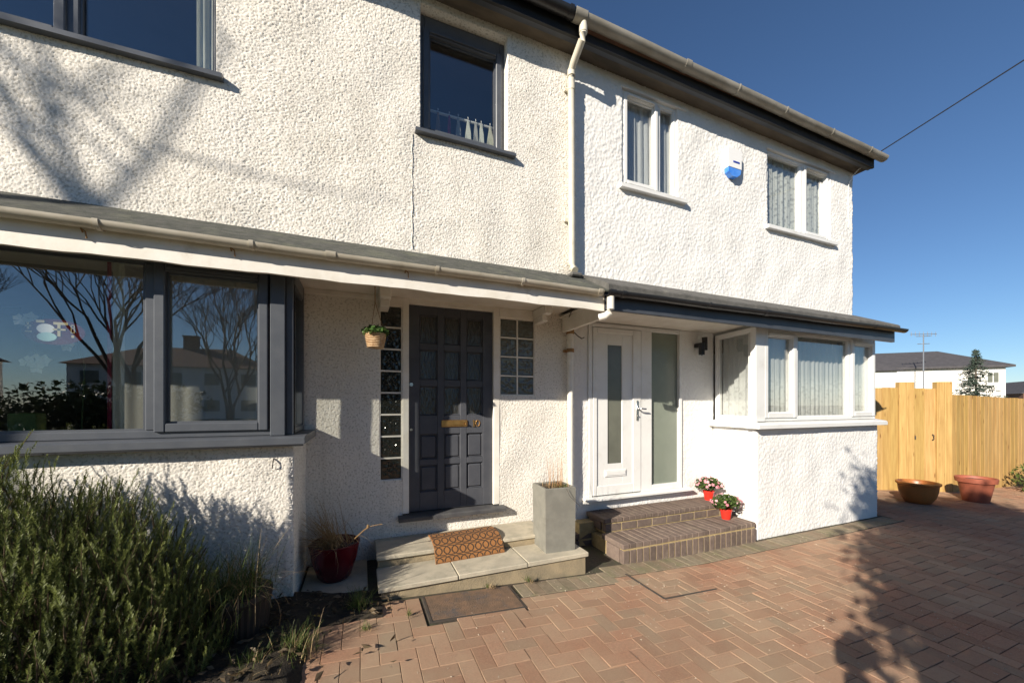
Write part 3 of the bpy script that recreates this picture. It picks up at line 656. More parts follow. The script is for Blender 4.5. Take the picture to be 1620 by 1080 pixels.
# porch roof, soffit, fascia, gutter
RX = 2.03
def pent(house, x0, x1, mt, nm):
    m = MB(); m.poly([(YU+.03, 2.945), (-.875, 2.668), (-.885, 2.655), (-.88, 2.645), (YU+.03, 2.905)], 'x', x0, x1); return m.build(nm, mt, house)
pent(HL, -4.4, RX, 'felt', 'porch_roof'); m = MB(); m.poly([(YU+.03, 2.965), (-.865, 2.732), (-.885, 2.712), (-.885, 2.662), (-.84, 2.660), (YU+.03, 2.905)], 'x', RX+.001, XE+.065); m.build('porch_roof', 'felt_new', HR)
m = MB(); m.box(-4.4, RX, -.805, .1, 2.647, 2.664); m.build('soffit', 'white_paint', HL)
m = MB()
n_ = 60
vs = []; fs = []
for k in range(n_+1):                              # bottom edge slightly wavy
    x_ = lerp(-4.4, RX-.01, k/n_); e = .003*math.sin(k*.9)+.002*math.sin(k*2.3)
    vs += [(x_, -.832, 2.487+e), (x_, -.806, 2.487+e), (x_, -.806, 2.668), (x_, -.832, 2.650)]
for k in range(n_): fs += [(4*k+j, 4*k+(j+1) % 4, 4*k+4+(j+1) % 4, 4*k+4+j) for j in range(4)]
m.add(vs, fs + [(0,1,2,3), (4*n_, 4*n_+3, 4*n_+2, 4*n_+1)])
m.build('fascia_board', 'white_paint', HL)
def gutter(house, x0, x1, y, z0, z1, r, mt, n=1, brk=()):
    prof = [(y+r*math.cos(t), r*math.sin(t)) for t in np.linspace(math.pi, 2*math.pi, 13)] + [(y+(r-.006)*math.cos(t), (r-.006)*math.sin(t)) for t in np.linspace(2*math.pi, math.pi, 13)]
    m = MB(); seg = 8; N = len(prof); vs = []; fs = []
    for i in range(seg+1):
        x_ = lerp(x0, x1, i/seg); zz = lerp(z0, z1, i/seg) + .003*math.sin(i*2.1)
        vs += [(x_, p[0], p[1]+zz) for p in prof]
    for i in range(seg):
        for k in range(N): fs.append((i*N+k, i*N+(k+1) % N, (i+1)*N+(k+1) % N, (i+1)*N+k))
    fs += [tuple(range(N)), tuple(range(seg*N, seg*N+N))]
    m.add(vs, fs); g = m.build('gutter', mt, house, smooth=True)
    for xb, wb in brk:
        t = (xb-x0)/(x1-x0); zz = lerp(z0, z1, t); m = MB()
        rr = r+.005; pr = [(y+rr*math.cos(a), zz+rr*math.sin(a)) for a in np.linspace(math.pi*.97, 2.03*math.pi, 13)] + [(y+(r+.001)*math.cos(a), zz+(r+.001)*math.sin(a)) for a in np.linspace(2.03*math.pi, math.pi*.97, 13)]
        m.poly(pr, 'x', xb-wb, xb+wb); m.build('gutter_bracket', mt, g, smooth=True)
    return g
gutter(HL, -4.4, 1.965, -.876, 2.656, 2.646, .040, 'beige_plastic', brk=[(-1.33,.012),(-.62,.012),(-.18,.03),(.52,.012),(1.2,.012),(1.93,.02)])
for x_ in (-1.42, -.74, .3):
    m = MB(); m.tube([(x_, -.833, 2.60), (x_, -.850, 2.615), (x_+.02, -.852, 2.60), (x_+.022, -.845, 2.565)], .004, 6); m.build('fascia_hook', 'rope', HL)
for x0, x1 in ((.150, .245), (1.705, 1.785)):     # timber brackets under the soffit
    m = MB(); m.box(x0, x1, -.30, -.001, 2.56, 2.646, .006); m.box(x0+.008, x1-.008, -.22, -.001, 2.50, 2.5595, .006); m.build('soffit_bracket', 'white_paint', HL)
m = MB(); m.box(.245, .366, -.012, .02, 2.566, 2.646, .004); m.build('head_trim', 'white_paint', HL)
m = MB(); m.box(1.33, 1.705, -.012, .02, 2.549, 2.646, .004); m.build('head_trim', 'white_paint', HL)
m = MB(); m.box(-.46, .150, -.014, .01, 2.60, 2.646, .004); m.build('head_trim', 'white_paint', HL)
# eaves
ES = .016
def eave_z(x): return 5.10 - ES*max(0, x-1.9)
def eaves(house, x0, x1, gut, sof, tl):
    def run(pts, name, mt):
        vs = []; fs = []; N = len(pts)
        for x_ in (x0, x1): vs += [(x_, p[0], p[1]+eave_z(x_)-5.10) for p in pts]
        fs = [tuple(range(N)), tuple(range(N, 2*N))] + [(k, (k+1) % N, (k+1) % N+N, k+N) for k in range(N)]
        m = MB(); m.add(vs, fs); return m.build(name, mt, house)
    run([(YU+.08, 5.10), (-.585, 5.10), (-.585, 5.118), (YU+.08, 5.118)], 'eaves_soffit', sof)
    run([(-.612, 5.075), (-.586, 5.075), (-.586, 5.245), (-.612, 5.245)], 'fascia_board', 'black_board')
    run([(-.585, 5.082), (-.535, 5.082), (-.535, 5.0995), (-.585, 5.0995)], 'soffit_batten', 'dark_fascia')
    m = MB(); m.poly([(-.66, 5.235-ES*3*(x1>3)), (2.9, 7.95), (6.6, 5.2), (6.6, 5.12), (2.9, 7.85), (-.60, 5.19-ES*3*(x1>3))], 'x', x0, x1+(.12 if x1 > 3 else 0)); m.build('roof', 'tile', house)
eaves(HL, -4.6, 1.90, 'black', 'soffit_old', 0); eaves(HR, 1.901, XE+.05, 'grey_gutter', 'soffit_old', 1)
gutter(HL, -4.6, 1.80, -.672, 5.215, 5.215, .058, 'black', brk=[(.9,.012),(1.76,.02)])
gutter(HR, 1.80, XE+.16, -.672, 5.215, 5.215-ES*4.9, .058, 'grey_gutter', brk=[(1.86,.06),(3.15,.035),(3.9,.01),(4.7,.01),(5.6,.01),(6.45,.01)])
# upper downpipe with swan neck and shoe
px_ = 1.905
m = MB(); m.tube([(px_+.0, -.672, 5.165), (px_, -.672, 5.06), (px_-.003, -.655, 5.02), (px_-.008, -.52, 4.93), (px_-.008, YU-.062, 4.88), (px_-.008, YU-.06, 4.80), (px_, YU-.06, 3.0), (px_, YU-.075, 2.965), (px_, YU-.12, 2.935)], .034, 14)
dp = m.build('downpipe', 'cream_pipe', HL, smooth=True)
for z in (5.10, 4.86, 4.72):
    m = MB(); m.tube([(px_-.006*(z < 5), -.672 if z > 5 else YU-.06, z-.03), (px_-.006*(z < 5), -.672 if z > 5 else YU-.06, z+.03)], .038, 14); m.build('pipe_collar', 'cream_pipe', dp, smooth=True)
for z in (4.72, 3.45):
    m = MB(); m.box(px_-.06, px_+.06, YU-.025, YU-.004, z-.015, z+.015, .003); m.build('pipe_clip', 'cream_pipe', dp)
m = MB(); m.box(px_-.05, px_+.075, YU-.14, YU-.03, 2.875, 2.915, .012); m.build('pipe_shoe', 'felt_new', dp)
# crack control line, vent pins on the rough wall
m = MB(); m.tube([(.402+.004*math.sin(k*2.3), YU-.0045, lerp(3.92, 2.95, k/14)) for k in range(15)], .0028, 5); m.build('cable_clip_line', 'old_render', HL)
m = MB(); m.tube([(-.545, YB-.002, 1.285), (-.547, YB-.02, 1.27), (-.55, YB-.022, 1.235), (-.553, YB-.012, 1.222)], .0045, 6); m.build('iron_hook', 'iron', HL)

# ================================================================== RIGHT HOUSE
R1 = (2.555, 3.315, 3.965, 4.985); R2 = (4.815, 6.125, 3.935, 4.915)
wall('upper_wall', (PU+.0005, YU+.006, 2.86), (1,0,0), (0,-1,0), XE-PU-.04, 2.26, opn(PU+.0005, 2.86, [R1, R2]), 'new', HR, .0105, 51, .12)
WD = (2.395, 3.79, .57, 2.59)
wall('door_wall', (PL+.0005, .004, .02), (1,0,0), (0,-1,0), 4.36-PL, 2.60, opn(PL+.0005, .02, [WD]), 'new', HR, .0105, 61, .10)
sx, sy = 4.345, 4.235                                # bay side: back and front x
ul = math.hypot(sx-sy, .66); us_ = ((sy-sx)/ul, -.66/ul, 0)
wall('bay_side_wall', (sx, 0, .03), us_, (-.66/ul, (sx-sy)/ul, 0), ul, 1.34, [], 'new', HR, .0105, 71, .04)
wall('bay_wall', (sy, YB, .03), (1,0,0), (0,-1,0), XE-sy+.02, 1.34, [], 'new', HR, .0105, 81, .04)
m = MB()
m.box(PL+.1, XE, .12, 6.0, .30, .42); m.box(sx+.05, XE, YB+.06, .12, .30, .42)
m.box(PU+.1, XE-.1, -.28, 6.0, 2.665, 2.84); m.box(PU+.1, XE, -.28, 6.0, 5.12, 5.18)
m.box(PL+.1, XE, 6.0, 6.2, .1, 5.12); m.box(sx, sx+.09, .11, 6.0, .42, 2.62); m.box(4.1, 4.2, -.28, 6.0, 2.84, 5.12)
m.build('interior_shell', 'interior', HR)
m = MB(); m.box(XE-.1, XE+.02, YB+.045, YU, .0, 2.59); m.box(XE-.1, XE+.02, YU, 6.2, .0, 2.86); m.box(XE-.1, XE-.035, YU+.02, 6.2, 2.86, 5.12); m.poly([(YU+.02, 5.12), (6.2, 5.12), (2.9, 7.8)], 'x', XE-.1, XE-.036); m.build('end_wall', 'new_render', HR)
window(HR, *R1, YU+.025, [(2.595, 3.025, 'sash'), (3.085, 3.275, 'fixed')], 'upvc', (2.51, 3.42, YU-.045, 3.915, 3.964), fw=.04, sash_w=.042, label='white upper window with a plain net curtain')
window(HR, *R2, YU+.025, [(4.855, 5.50, 'fixed'), (5.58, 6.085, 'sash')], 'upvc', (4.77, 6.22, YU-.045, 3.885, 3.934), fw=.04, sash_w=.042, label='white upper window with lace curtains')
for x0, x1, z in ((2.555, 3.42, 4.985), (4.83, 6.22, 4.915)):
    m = MB(); m.box(x0-.02, x1+.02, YU-.006, YU+.05, z-.001, z+.025, .003); m.build('lintel_trim', 'new_render', HR)
bw = window(HR, 4.255, XE, 1.455, 2.56, YB+.012, [(4.40, 4.955, 'sash'), (5.02, 6.06, 'fixed'), (6.13, XE-.05, 'sash')], 'upvc', None, fw=.05, top_w=.05, sash_w=.06, label='white bay window with lace hem curtain')
m = MB(); m.box(4.235, 4.395, YB-.004, YB+.011, 1.455, 2.56, .004); m.build('corner_post', 'upvc', bw)
bx = .09
m = MB(); m.poly([(YB+.06, 1.375), (YB-bx, 1.375), (YB-bx, 1.418), (YB-bx+.02, 1.432), (YB+.06, 1.456)], 'x', 4.17, XE+.075)
m.add([(4.17, YB-bx+.0, 1.376), (4.17, YB-bx, 1.43), (4.26, YB+.0, 1.455), (4.26, YB, 1.376), (4.262, -.01, 1.376), (4.262, -.01, 1.43), (4.36, -.01, 1.455), (4.36, -.01, 1.376)], [(0,1,5,4), (1,2,6,5), (0,4,7,3), (4,5,6,7), (0,3,2,1)])
m.build('sill', 'upvc', bw)
m = MB(); m.box(XE+.02, XE+.075, YB-.08, YB+.05, 1.37, 1.374); m.build('sill_end', 'upvc', bw)
# local +x runs from the front corner back to the wall, +y into the room (mirrored)
TS = Matrix.Translation((sy, YB, 0)) @ Matrix.Rotation(math.atan2(.66, sx-sy), 4, 'Z') @ Matrix.Scale(-1, 4, (0,1,0))
window(HR, .02, ul-.02, 1.455, 2.56, .012, [(.115, ul-.07, 'fixed')], 'upvc', None, fw=.05, T=TS, label='side light of the white bay')
# white front door with side light
fr = MB(); fr.box(2.398, 2.445, -.02, .07, .60, 2.585, .005); fr.box(3.742, 3.788, -.02, .07, .60, 2.585, .005); fr.box(2.445, 3.742, -.019, .07, 2.54, 2.585, .005); fr.box(3.135, 3.30, -.019, .07, .60, 2.54, .005); fr.box(3.30, 3.742, -.018, .07, .60, .672, .005)
fr.build('door_frame', 'upvc', HR)
m = MB(); m.poly([(.06, .57), (-.09, .57), (-.09, .588), (-.02, .60), (.06, .60)], 'x', 2.33, 3.90); m.build('door_sill', 'upvc', HR)
yd = -.026; z0, z1, x0, x1 = .612, 2.534, 2.450, 3.130
m = MB(); m.box(x0, x0+.055, yd, .03, z0, z1, .006); m.box(x1-.12, x1, yd, .03, z0, z1, .006); m.box(x0+.055, x1-.12, yd+.001, .03, z0, z0+.11, .006); m.box(x0+.055, x1-.12, yd+.001, .03, z1-.06, z1, .006)
wd = m.build('door', 'upvc', HR); wd['label'] = 'white door with a tall narrow frosted slot'
pa, pb, pc, pd = x0+.055, x1-.12, z0+.11, z1-.06; sa, sb, sc, sd = 2.66, 2.86, .965, 2.345
m = MB(); yp = yd+.014; m.box(pa, sa, yp, .028, pc, pd, .004); m.box(sb, pb, yp, .028, pc, pd, .004); m.box(sa, sb, yp+.0005, .028, pc, sc, .002); m.box(sa, sb, yp+.0005, .028, sd, pd, .002); m.build('panel', 'upvc', wd)
m = MB(); m.box(sa+.001, sb-.001, yp+.012, yp+.02, sc+.001, sd-.001); m.build('pane', 'frosted_dark', wd)
m = MB(); m.box(2.61, 2.915, yp-.010, yp-.0005, .815, .895, .006); m.box(2.625, 2.90, yp-.016, yp-.0105, .832, .878, .004); m.build('letterbox', 'upvc', wd)
m = MB(); m.box(3.055, 3.085, yd-.010, yd-.0005, 1.46, 1.70, .005); m.tube([(3.07, yd-.01, 1.605), (3.07, yd-.045, 1.605), (3.075, yd-.052, 1.605), (3.16, yd-.052, 1.600)], .010, 8); m.tube([(3.07, yd-.006, 1.52), (3.07, yd-.022, 1.52)], .010, 8); m.build('door_handle', 'chrome', wd, smooth=True)
m = MB(); m.box(3.30, 3.742, .02, .03, .672, 2.54); m.build('side_light', 'frosted', HR)
m = MB(); m.box(2.40, 3.78, 1.2, 1.25, .42, 2.6); m.build('hall_partition', 'interior', HR)
# porch soffit, fascia, gutter of the right house
m = MB(); m.box(RX+.002, XE+.03, -.80, .12, 2.598, 2.615); m.build('soffit', 'white_paint', HR)
m = MB(); m.poly([(-.835, 2.500), (-.802, 2.500), (-.802, 2.672), (-.835, 2.655)], 'x', RX+.002, XE+.045); m.build('fascia_board', 'dark_fascia', HR)
gutter(HR, RX-.03, XE+.14, -.896, 2.646, 2.668, .045, 'black', brk=[(RX+.01,.03),(2.16,.02),(3.2,.01),(4.05,.03),(5.2,.01),(6.1,.01)])
m = MB(); m.box(RX+.02, RX+.06, -.80, -.02, 2.44, 2.598, .004); m.build('divider_board', 'white_paint', HR)
m = MB(); ex = 2.045; m.tube([(ex, -.892, 2.60), (ex, -.892, 2.49), (ex-.004, -.885, 2.462), (ex-.03, -.86, 2.435), (ex-.07, -.82, 2.425)], .033, 14); m.build('gutter_spout', 'white_pipe', HL, smooth=True)
m = MB(); m.tube([(2.125, -.07, 2.50), (2.125, -.07, .44)], .034, 14); lp = m.build('downpipe', 'white_pipe', HL, smooth=True)
m = MB(); m.tube([(2.125, -.07, 2.42), (2.125, -.07, 2.52)], .043, 12); m.box(2.075, 2.18, -.11, -.004, 2.50, 2.56, .01); m.build('pipe_hopper', 'rope', lp)
m = MB(); m.tube([(2.125, -.07, 2.22), (2.125, -.07, 2.26)], .041, 12); m.box(2.07, 2.18, -.03, -.004, 2.225, 2.255, .004); m.build('pipe_clip', 'rope', lp)
m = MB(); m.tube([(2.15, -.06, 2.47), (2.20, -.10, 2.40), (2.24, -.12, 2.37), (2.27, -.12, 2.385)], .006, 6); m.tube([(2.1,-.05,2.56),(2.0,-.3,2.60),(1.95,-.5,2.63)], .005, 6); m.build('stray_cable', 'iron', HL)
# end of eaves: ridge end tile and loop
m = MB(); m.tube([(XE+.08, -.58, 5.20), (XE+.10, -.60, 5.24), (XE+.13, -.62, 5.245), (XE+.14, -.62, 5.215), (XE+.12,-.61,5.20)], .009, 8); m.build('cable_eye', 'iron', HR)
m = MB(); m.tube([(XE-.16, YU-.01, 4.84), (XE-.15, YU-.05, 4.93), (XE-.10, YU-.10, 5.01), (XE-.06, YU-.12, 5.035)], .007, 7); m.tube([(XE-.16, YU-.008, 4.84), (XE-.175, YU-.006, 4.7), (XE-.17, YU-.006, 4.2)], .004, 6); m.build('wall_cable', 'new_render', HR)

# ================================================================== STEPS
def stone_steps():
    t = thing('stone_steps', (1.0, -.4, .2), 'low stone-slab steps with sandy risers below the black door', 'steps')
    m = MB(); m.box(.14, 1.86, -.775, -.02, .05, .300); m.box(.135, 1.66, -.42, -.02, .30, .395); m.build('riser', 'riser', t)
    lo = [(.12, .70), (.706, 1.29), (1.296, 1.885)]; up = [(.122, .62), (.626, 1.20), (1.206, 1.68)]
    for k, (a, b) in enumerate(lo):
        m = MB(); m.box(a, b, -.80+.004*k, -.425, .301, .336+.002*k, .005); m.build('slab', 'slab', t)
    for k, (a, b) in enumerate(up):
        m = MB(); m.box(a, b, -.445+.004*k, -.006, .396, .430-.002*k, .005); m.build('slab', 'slab', t)
stone_steps()
def brick_steps():
    t = thing('brick_steps', (3.2, -.4, .12), 'two dark brown brick steps with yellow mortar below the white door', 'steps')
    m = MB(); m.box(2.345, 4.165, -.699, -.02, .05, .262); m.box(2.355, 4.155, -.675, -.35, .2621, .285); m.box(2.40, 4.25, -.340, -.02, .285, .404); m.box(2.41, 4.24, -.315, -.02, .398, .42); m.box(2.19, 2.42, -.15, -.02, .05, .37)
    m.build('mortar_core', 'mortar', t)
    r = random.Random(3); vs = []
    def brick(hx, hy, hz, loc):
        key = (round(hx, 3), round(hy, 3), round(hz, 3)); k = r.randrange(4); 
        if (key, k) not in cache:
            mm = MB(); mm.box(-hx, hx, -hy, hy, -hz, hz, .006); me = bpy.data.meshes.new('brick'); me.from_pydata(mm.v, [], mm.f); me.update()
            v = r.uniform(.78, 1.22); a = me.attributes.new('tint', 'FLOAT_COLOR', 'POINT'); a.data.foreach_set('color', np.tile((v, v*.98, v*.97, 1), len(mm.v)).astype(np.float32)); me.materials.append(M['step_brick']); cache[key, k] = me
        o = bpy.data.objects.new('brick', cache[key, k]); C.objects.link(o); o.parent = t; o.location = Vector(loc) - ORG[t.name]; o.rotation_euler = (r.gauss(0, .006), r.gauss(0, .006), r.gauss(0, .006))
    cache = {}
    n = 23; w = (4.185-2.33)/n
    for k in range(n):
        x_ = 2.33 + (k+.5)*w
        brick(w/2-.0035, .0325, .092, (x_, -.672, .156)); brick(w/2-.0012, .175, .026, (x_, -.525, .2845))
    n = 9; w = (4.255-2.385)/n
    for k in range(n): brick(w/2-.004, .0325, .041, (2.385+(k+.5)*w, -.312, .351))
    n = 24; w = (4.265-2.37)/n
    for k in range(n): brick(w/2-.0012, .172, .024, (2.37+(k+.5)*w, -.178, .4265))
    for k, z in enumerate((.15, .225)):
        brick(.105, .05, .033, (2.25, -.10, z)); 
    brick(.0325, .10, .095, (2.36, -.535, .162)); brick(.0325, .10, .046, (2.41, -.16, .356))
brick_steps()
m = MB(); m.box(-.41, .055, -.60, -.02, .225, .268, .006); tag(m.build('paving_slab', 'slab', None, (-.17, -.3, .2)), 'loose dark slab in the shade under the crimson pot', 'slab')

# ---- covers set in the paving
def onslope(m, g0): m.v = [(x, y, z + float(ground_z(x)) - g0) for x, y, z in m.v]; return m
t = thing('drain_cover', (.77, -.98, .2), 'rusty brown metal cover plate littered with debris by the stone steps', 'drain cover')
gz = float(ground_z(.77))
m = MB(); m.box(DRAIN[0]+.02, DRAIN[1]-.02, DRAIN[2]+.01, DRAIN[3], gz-.02, gz+.004, .003); onslope(m, gz).build('plate', 'rust', t)
m = MB(); m.box(DRAIN[0], DRAIN[0]+.018, DRAIN[2]-.006, DRAIN[3], gz-.01, gz+.006); m.box(DRAIN[1]-.018, DRAIN[1], DRAIN[2]-.006, DRAIN[3], gz-.02, gz+.001); m.box(DRAIN[0]+.018, DRAIN[1]-.018, DRAIN[2]-.006, DRAIN[2]+.009, gz-.01, gz+.003); onslope(m, gz).build('rim', 'iron', t)
t = thing('manhole_frame', (2.48, -1.13, .12), 'thin dark metal frame of a recessed manhole in the paving', 'manhole frame')
gz = float(ground_z(2.48)); e = .008
m = MB(); m.box(MAN[0]-e, MAN[0]+e, MAN[2], MAN[3], gz, gz+.0075); m.box(MAN[0]+e, MAN[1]+e, MAN[2]-e, MAN[2]+e, gz-.012, gz+.004); onslope(m, gz).build('edge_strip', 'iron', t)
m = MB(); m.box(MAN[1]-e*.7, MAN[1]+e*.7, MAN[2]+e, MAN[3], gz-.014, gz-.0065+.003); onslope(m, gz).build('edge_strip', 'iron', t)

# ================================================================== THINGS ON AND BY THE HOUSES
# doormat draped over the step edge
prof = [(-.115, .452), (-.19, .463), (-.27, .470), (-.34, .468), (-.40, .455), (-.445, .43), (-.475, .40), (-.50, .37), (-.525, .345)]
V = []; UV = []; nx = 16
for i in range(nx+1):
    for k, (y, z) in enumerate(prof):
        s_ = i/nx; V.append((lerp(.585, 1.20, s_)+.008*k/8*(-1), y - .05*(s_-.5)*-.5, z+.004*math.sin(9*s_)*(k/8))); UV.append((s_*1.0, k/8))
top = np.array(V); n1 = len(prof); bot = top - (0, -.006, .016); nv = len(top)
Fc = [(i*n1+k, i*n1+k+1, (i+1)*n1+k+1, (i+1)*n1+k) for i in range(nx) for k in range(n1-1)]
mat_o = thing('doormat', (.9, -.35, .345), 'coir doormat printed with interlocking dark rings, bent over the stone step', 'doormat')
o = raw('mat_face', top, Fc, 'coir', mat_o, smooth=True); o.data.update()
uvl = o.data.uv_layers.new(name='UVMap')
for lp_ in o.data.loops: uvl.data[lp_.index].uv = UV[lp_.vertex_index]
rim = [i*n1 for i in range(nx+1)] + [nx*n1+k for k in range(1, n1)] + [i*n1+n1-1 for i in range(nx-1, -1, -1)] + [k for k in range(n1-2, 0, -1)]
Vr = np.concatenate([top[rim], top[rim]-(0, -.006, .018)]); q = len(rim)
Fr = [(i, (i+1) % q, (i+1) % q+q, i+q) for i in range(q)] + [tuple(range(q, 2*q))]
raw('mat_edge', Vr, Fr, 'coir_edge', mat_o)

# tall grey planter with dry stalks
t = thing('planter', (1.66, -.55, .338), 'tall tapered grey concrete planter with sparse dry stalks', 'planter')
Tp = Matrix.Translation((1.665, -.545, .338)) @ Matrix.Rotation(R(-3), 4, 'Z')
m = MB(Tp); h = .57; a, b = .143, .150
def ringsq(r_, z): return [(-r_,-r_,z),(r_,-r_,z),(r_,r_,z),(-r_,r_,z)]
vs = ringsq(a, 0) + ringsq(b, h-.004) + ringsq(b-.004, h) + ringsq(b-.022, h) + ringsq(b-.024, h-.05)
fs = [(3,2,1,0)] + [(4*j+k, 4*j+(k+1) % 4, 4*j+4+(k+1) % 4, 4*j+4+k) for j in range(4) for k in range(4)] + [(16,17,18,19)]
m.add(vs, fs); m.build('body', 'planter', t)
m = MB(Tp); m.box(-.124, .124, -.124, .124, h-.049, h-.012); m.build('soil', 'soil', t)
V, Fc, T = blades(30, (1.66, -.55, .338+h-.014), .06, .36, .30, .0045, 5, droop=.25, seg=5); raw('dry_stalks', V, Fc, 'stalk', t, tint=T)
V, Fc, T = blades(120, (1.68, -.57, .338+h-.014), .05, .075, 1.2, .004, 6, droop=.9); raw('dead_grass', V, Fc, 'straw', t, tint=T*.5)
V, Fc, T = blades(40, (1.70, -.60, .338+h-.014), .03, .07, 1.1, .006, 16, droop=.9); raw('green_shoots', V, Fc, 'grass', t, tint=T)
m = MB(); m.tube([(1.70, -.72, .338+h-.005), (1.725, -.735, .84), (1.83, -.735, .74)], .0022, 5); m.build('bent_stem', 'iron', t)

# crimson pot with straw
t = thing('flowerpot', (-.19, -.32, .268), 'dark crimson glazed pot with long straw-coloured grass, behind the bay corner', 'flowerpot')
m = MB(); m.lathe([(.10, 0), (.125, .03), (.165, .16), (.185, .27), (.19, .285), (.178, .29), (.165, .27), (.155, .255)], (-.19, -.32, .268), 36); m.build('pot', 'crimson', t, smooth=True)
m = MB(); m.lathe([(.16, 0), (.16, .01)], (-.19, -.32, .512), 24); m.build('soil', 'soil', t)
V, Fc, T = blades(240, (-.17, -.33, .52), .05, .55, 2.6, .0055, 8, droop=.1, seg=5, dirn=R(180), up=.8); raw('straw_grass', V, Fc, 'straw', t, tint=T*.6)
V, Fc, T = blades(26, (-.18, -.34, .53), .05, .46, 2.2, .005, 18, droop=.85, seg=6, dirn=R(265)); raw('drooping_straw', V, Fc, 'straw', t, tint=T)
m = MB(); m.tube([(-.08, -.42, .56), (.03, -.50, .68), (.06, -.52, .70)], .004, 5); m.lathe([(.002, 0), (.011, .01), (.009, .025), (.002, .035)], (.055, -.52, .69), 8); m.tube([(.065,-.52,.705),(.11,-.53,.715),(.16,-.54,.72)], .003, 5); m.build('seed_stalk', 'straw', t)

# two small red pots of pink flowers
def flower_pot(loc, seed, label, rot=0):
    t = thing('flowerpot', loc, label, 'flowerpot'); x, y, z = loc; r = np.random.default_rng(seed)
    m = MB(); m.lathe([(.046, 0), (.062, .095), (.066, .097), (.067, .118), (.062, .12), (.058, .105)], loc, 28); m.build('pot', 'redpot', t, smooth=True)
    P = []; 
    while len(P) < 420:
        p = r.uniform(-1, 1, 3)
        if .25 < np.linalg.norm(p) < 1 and p[2] > -.55: P.append((x+p[0]*.165, y+p[1]*.145, z+.195+p[2]*.085))
    V, Fc, T = leaf_cloud(np.array(P), .040, seed, .6, .3); raw('leaves', V, Fc, 'leaf', t, tint=T)
    m = MB()
    for k in range(14): 
        a = r.uniform(0, 6.28); m.tube([(x, y, z+.1), (x+.05*math.cos(a), y+.05*math.sin(a), z+.16), (x+.13*math.cos(a), y+.12*math.sin(a), z+.2)], .003, 5)
    m.build('stems', 'leaf', t)
    V = []; Fc = []; T = []
    for k in range(58):
        while True:
            d = r.standard_normal(3); d /= np.linalg.norm(d)
            if d[2] > -.15: break
        c = np.array((x, y, z+.195)) + d*np.array((.172, .152, .095))*r.uniform(.93, 1.06); nrm = d + r.normal(0, .3, 3); nrm /= np.linalg.norm(nrm)
        u = np.cross(nrm, (.3, .2, 1)); u /= np.linalg.norm(u); w = np.cross(nrm, u); s_ = r.uniform(.010, .019); tn = r.uniform(0, 1)
        for j in range(5):
            a = j*1.2566 + r.uniform(-.2, .2); b0 = len(V); e = u*math.cos(a)+w*math.sin(a); f = -u*math.sin(a)+w*math.cos(a)
            V += [c, c+e*s_*.7+f*s_*.5+nrm*.004, c+e*s_*1.25+nrm*.006, c+e*s_*.7-f*s_*.5+nrm*.004]; Fc.append((b0, b0+1, b0+2, b0+3)); T += [tn]*4
    raw('blossoms', np.array(V), np.array(Fc), 'pink', t, tint=np.array(T)); return t
flower_pot((4.085, -.155, .4505), 31, 'small red pot of pink flowers on the upper brick step')
flower_pot((3.99, -.475, .311), 32, 'small red pot of pink flowers on the lower brick step')

# hanging basket
hb = Vector((.110, -.52, 2.092))
t = thing('hanging_basket', hb, 'little woven basket of ivy hanging on a brown cord from the soffit', 'hanging basket')
m = MB(); rows = 9; prof = []
for k in range(rows):
    z = k*.0125; rr = .058+.018*k/(rows-1); prof += [(rr, z), (rr+.006, z+.004), (rr+.006, z+.008), (rr, z+.0115)]
prof += [(.068, rows*.0125), (.055, rows*.0125-.01)]
m.lathe(prof, hb, 26); m.build('basket', 'wicker', t, smooth=True)
r = np.random.default_rng(4); P = []
for k in range(190):
    a = r.uniform(0, 6.28); rr = .095*math.sqrt(r.uniform(0, 1)); P.append((hb.x+rr*math.cos(a), hb.y+rr*math.sin(a), hb.z+.115+r.uniform(-.03, .085)*(1-rr/.13)))
V, Fc, T = leaf_cloud(np.array(P), .036, 4, .8, .4); raw('ivy', V, Fc, 'ivy', t, tint=T)
m = MB(); apex = (hb.x-.003, hb.y, hb.z+.36)
for a in (0, 2.1, 4.2): m.tube([(hb.x+.07*math.cos(a), hb.y+.07*math.sin(a), hb.z+.11), apex], .0025, 5)
m.tube([apex, (hb.x-.003, hb.y, 2.63), (hb.x-.003, hb.y, 2.655)], .004, 6); m.build('cord', 'rope', t)

# alarm box, wall light
t = thing('alarm_box', (4.155, YU, 4.36), 'white burglar alarm box with a bright blue base on the upper wall', 'alarm box')
x0, x1 = 4.045, 4.262; yb_ = YU+.004
m = MB(); m.poly([(x0, 4.475), (x1, 4.475), (x1+.004, 4.69), (x1-.01, 4.70), (x0+.01, 4.70), (x0-.004, 4.69)], 'y', yb_-.062, yb_); m.build('cover', 'alarm', t)
m = MB(); m.poly([(x0+.002, 4.4745), (x1-.002, 4.4745), (x1-.010, 4.42), ((x0+x1)/2+.04, 4.375), ((x0+x1)/2-.04, 4.375), (x0+.010, 4.42)], 'y', yb_-.058, yb_); m.build('lens', 'blue', t)
m = MB(); m.box(x0+.075, x1-.035, yb_-.0645, yb_-.0625, 4.535, 4.556); 
m.build('print', 'blueprint', t)
t = thing('wall_light', (4.06, 0, 2.38), 'black twin-cylinder wall light between white door and bay', 'wall light')
m = MB(); m.tube([(4.03, -.10, 2.285), (4.03, -.10, 2.435)], .036, 16); m.build('lower_tube', 'black', t, smooth=True)
m = MB(); m.tube([(4.105, -.08, 2.35), (4.105, -.08, 2.515)], .033, 16); m.build('upper_tube', 'black', t, smooth=True)
m = MB(); m.box(4.0, 4.11, -.09, -.003, 2.385, 2.435, .006); m.build('mount', 'black', t)
m = MB(); m.lathe([(.012, 0), (.012, .008), (.004, .012)], (4.03, -.10, 2.273), 10); m.build('sensor', 'chrome', t)

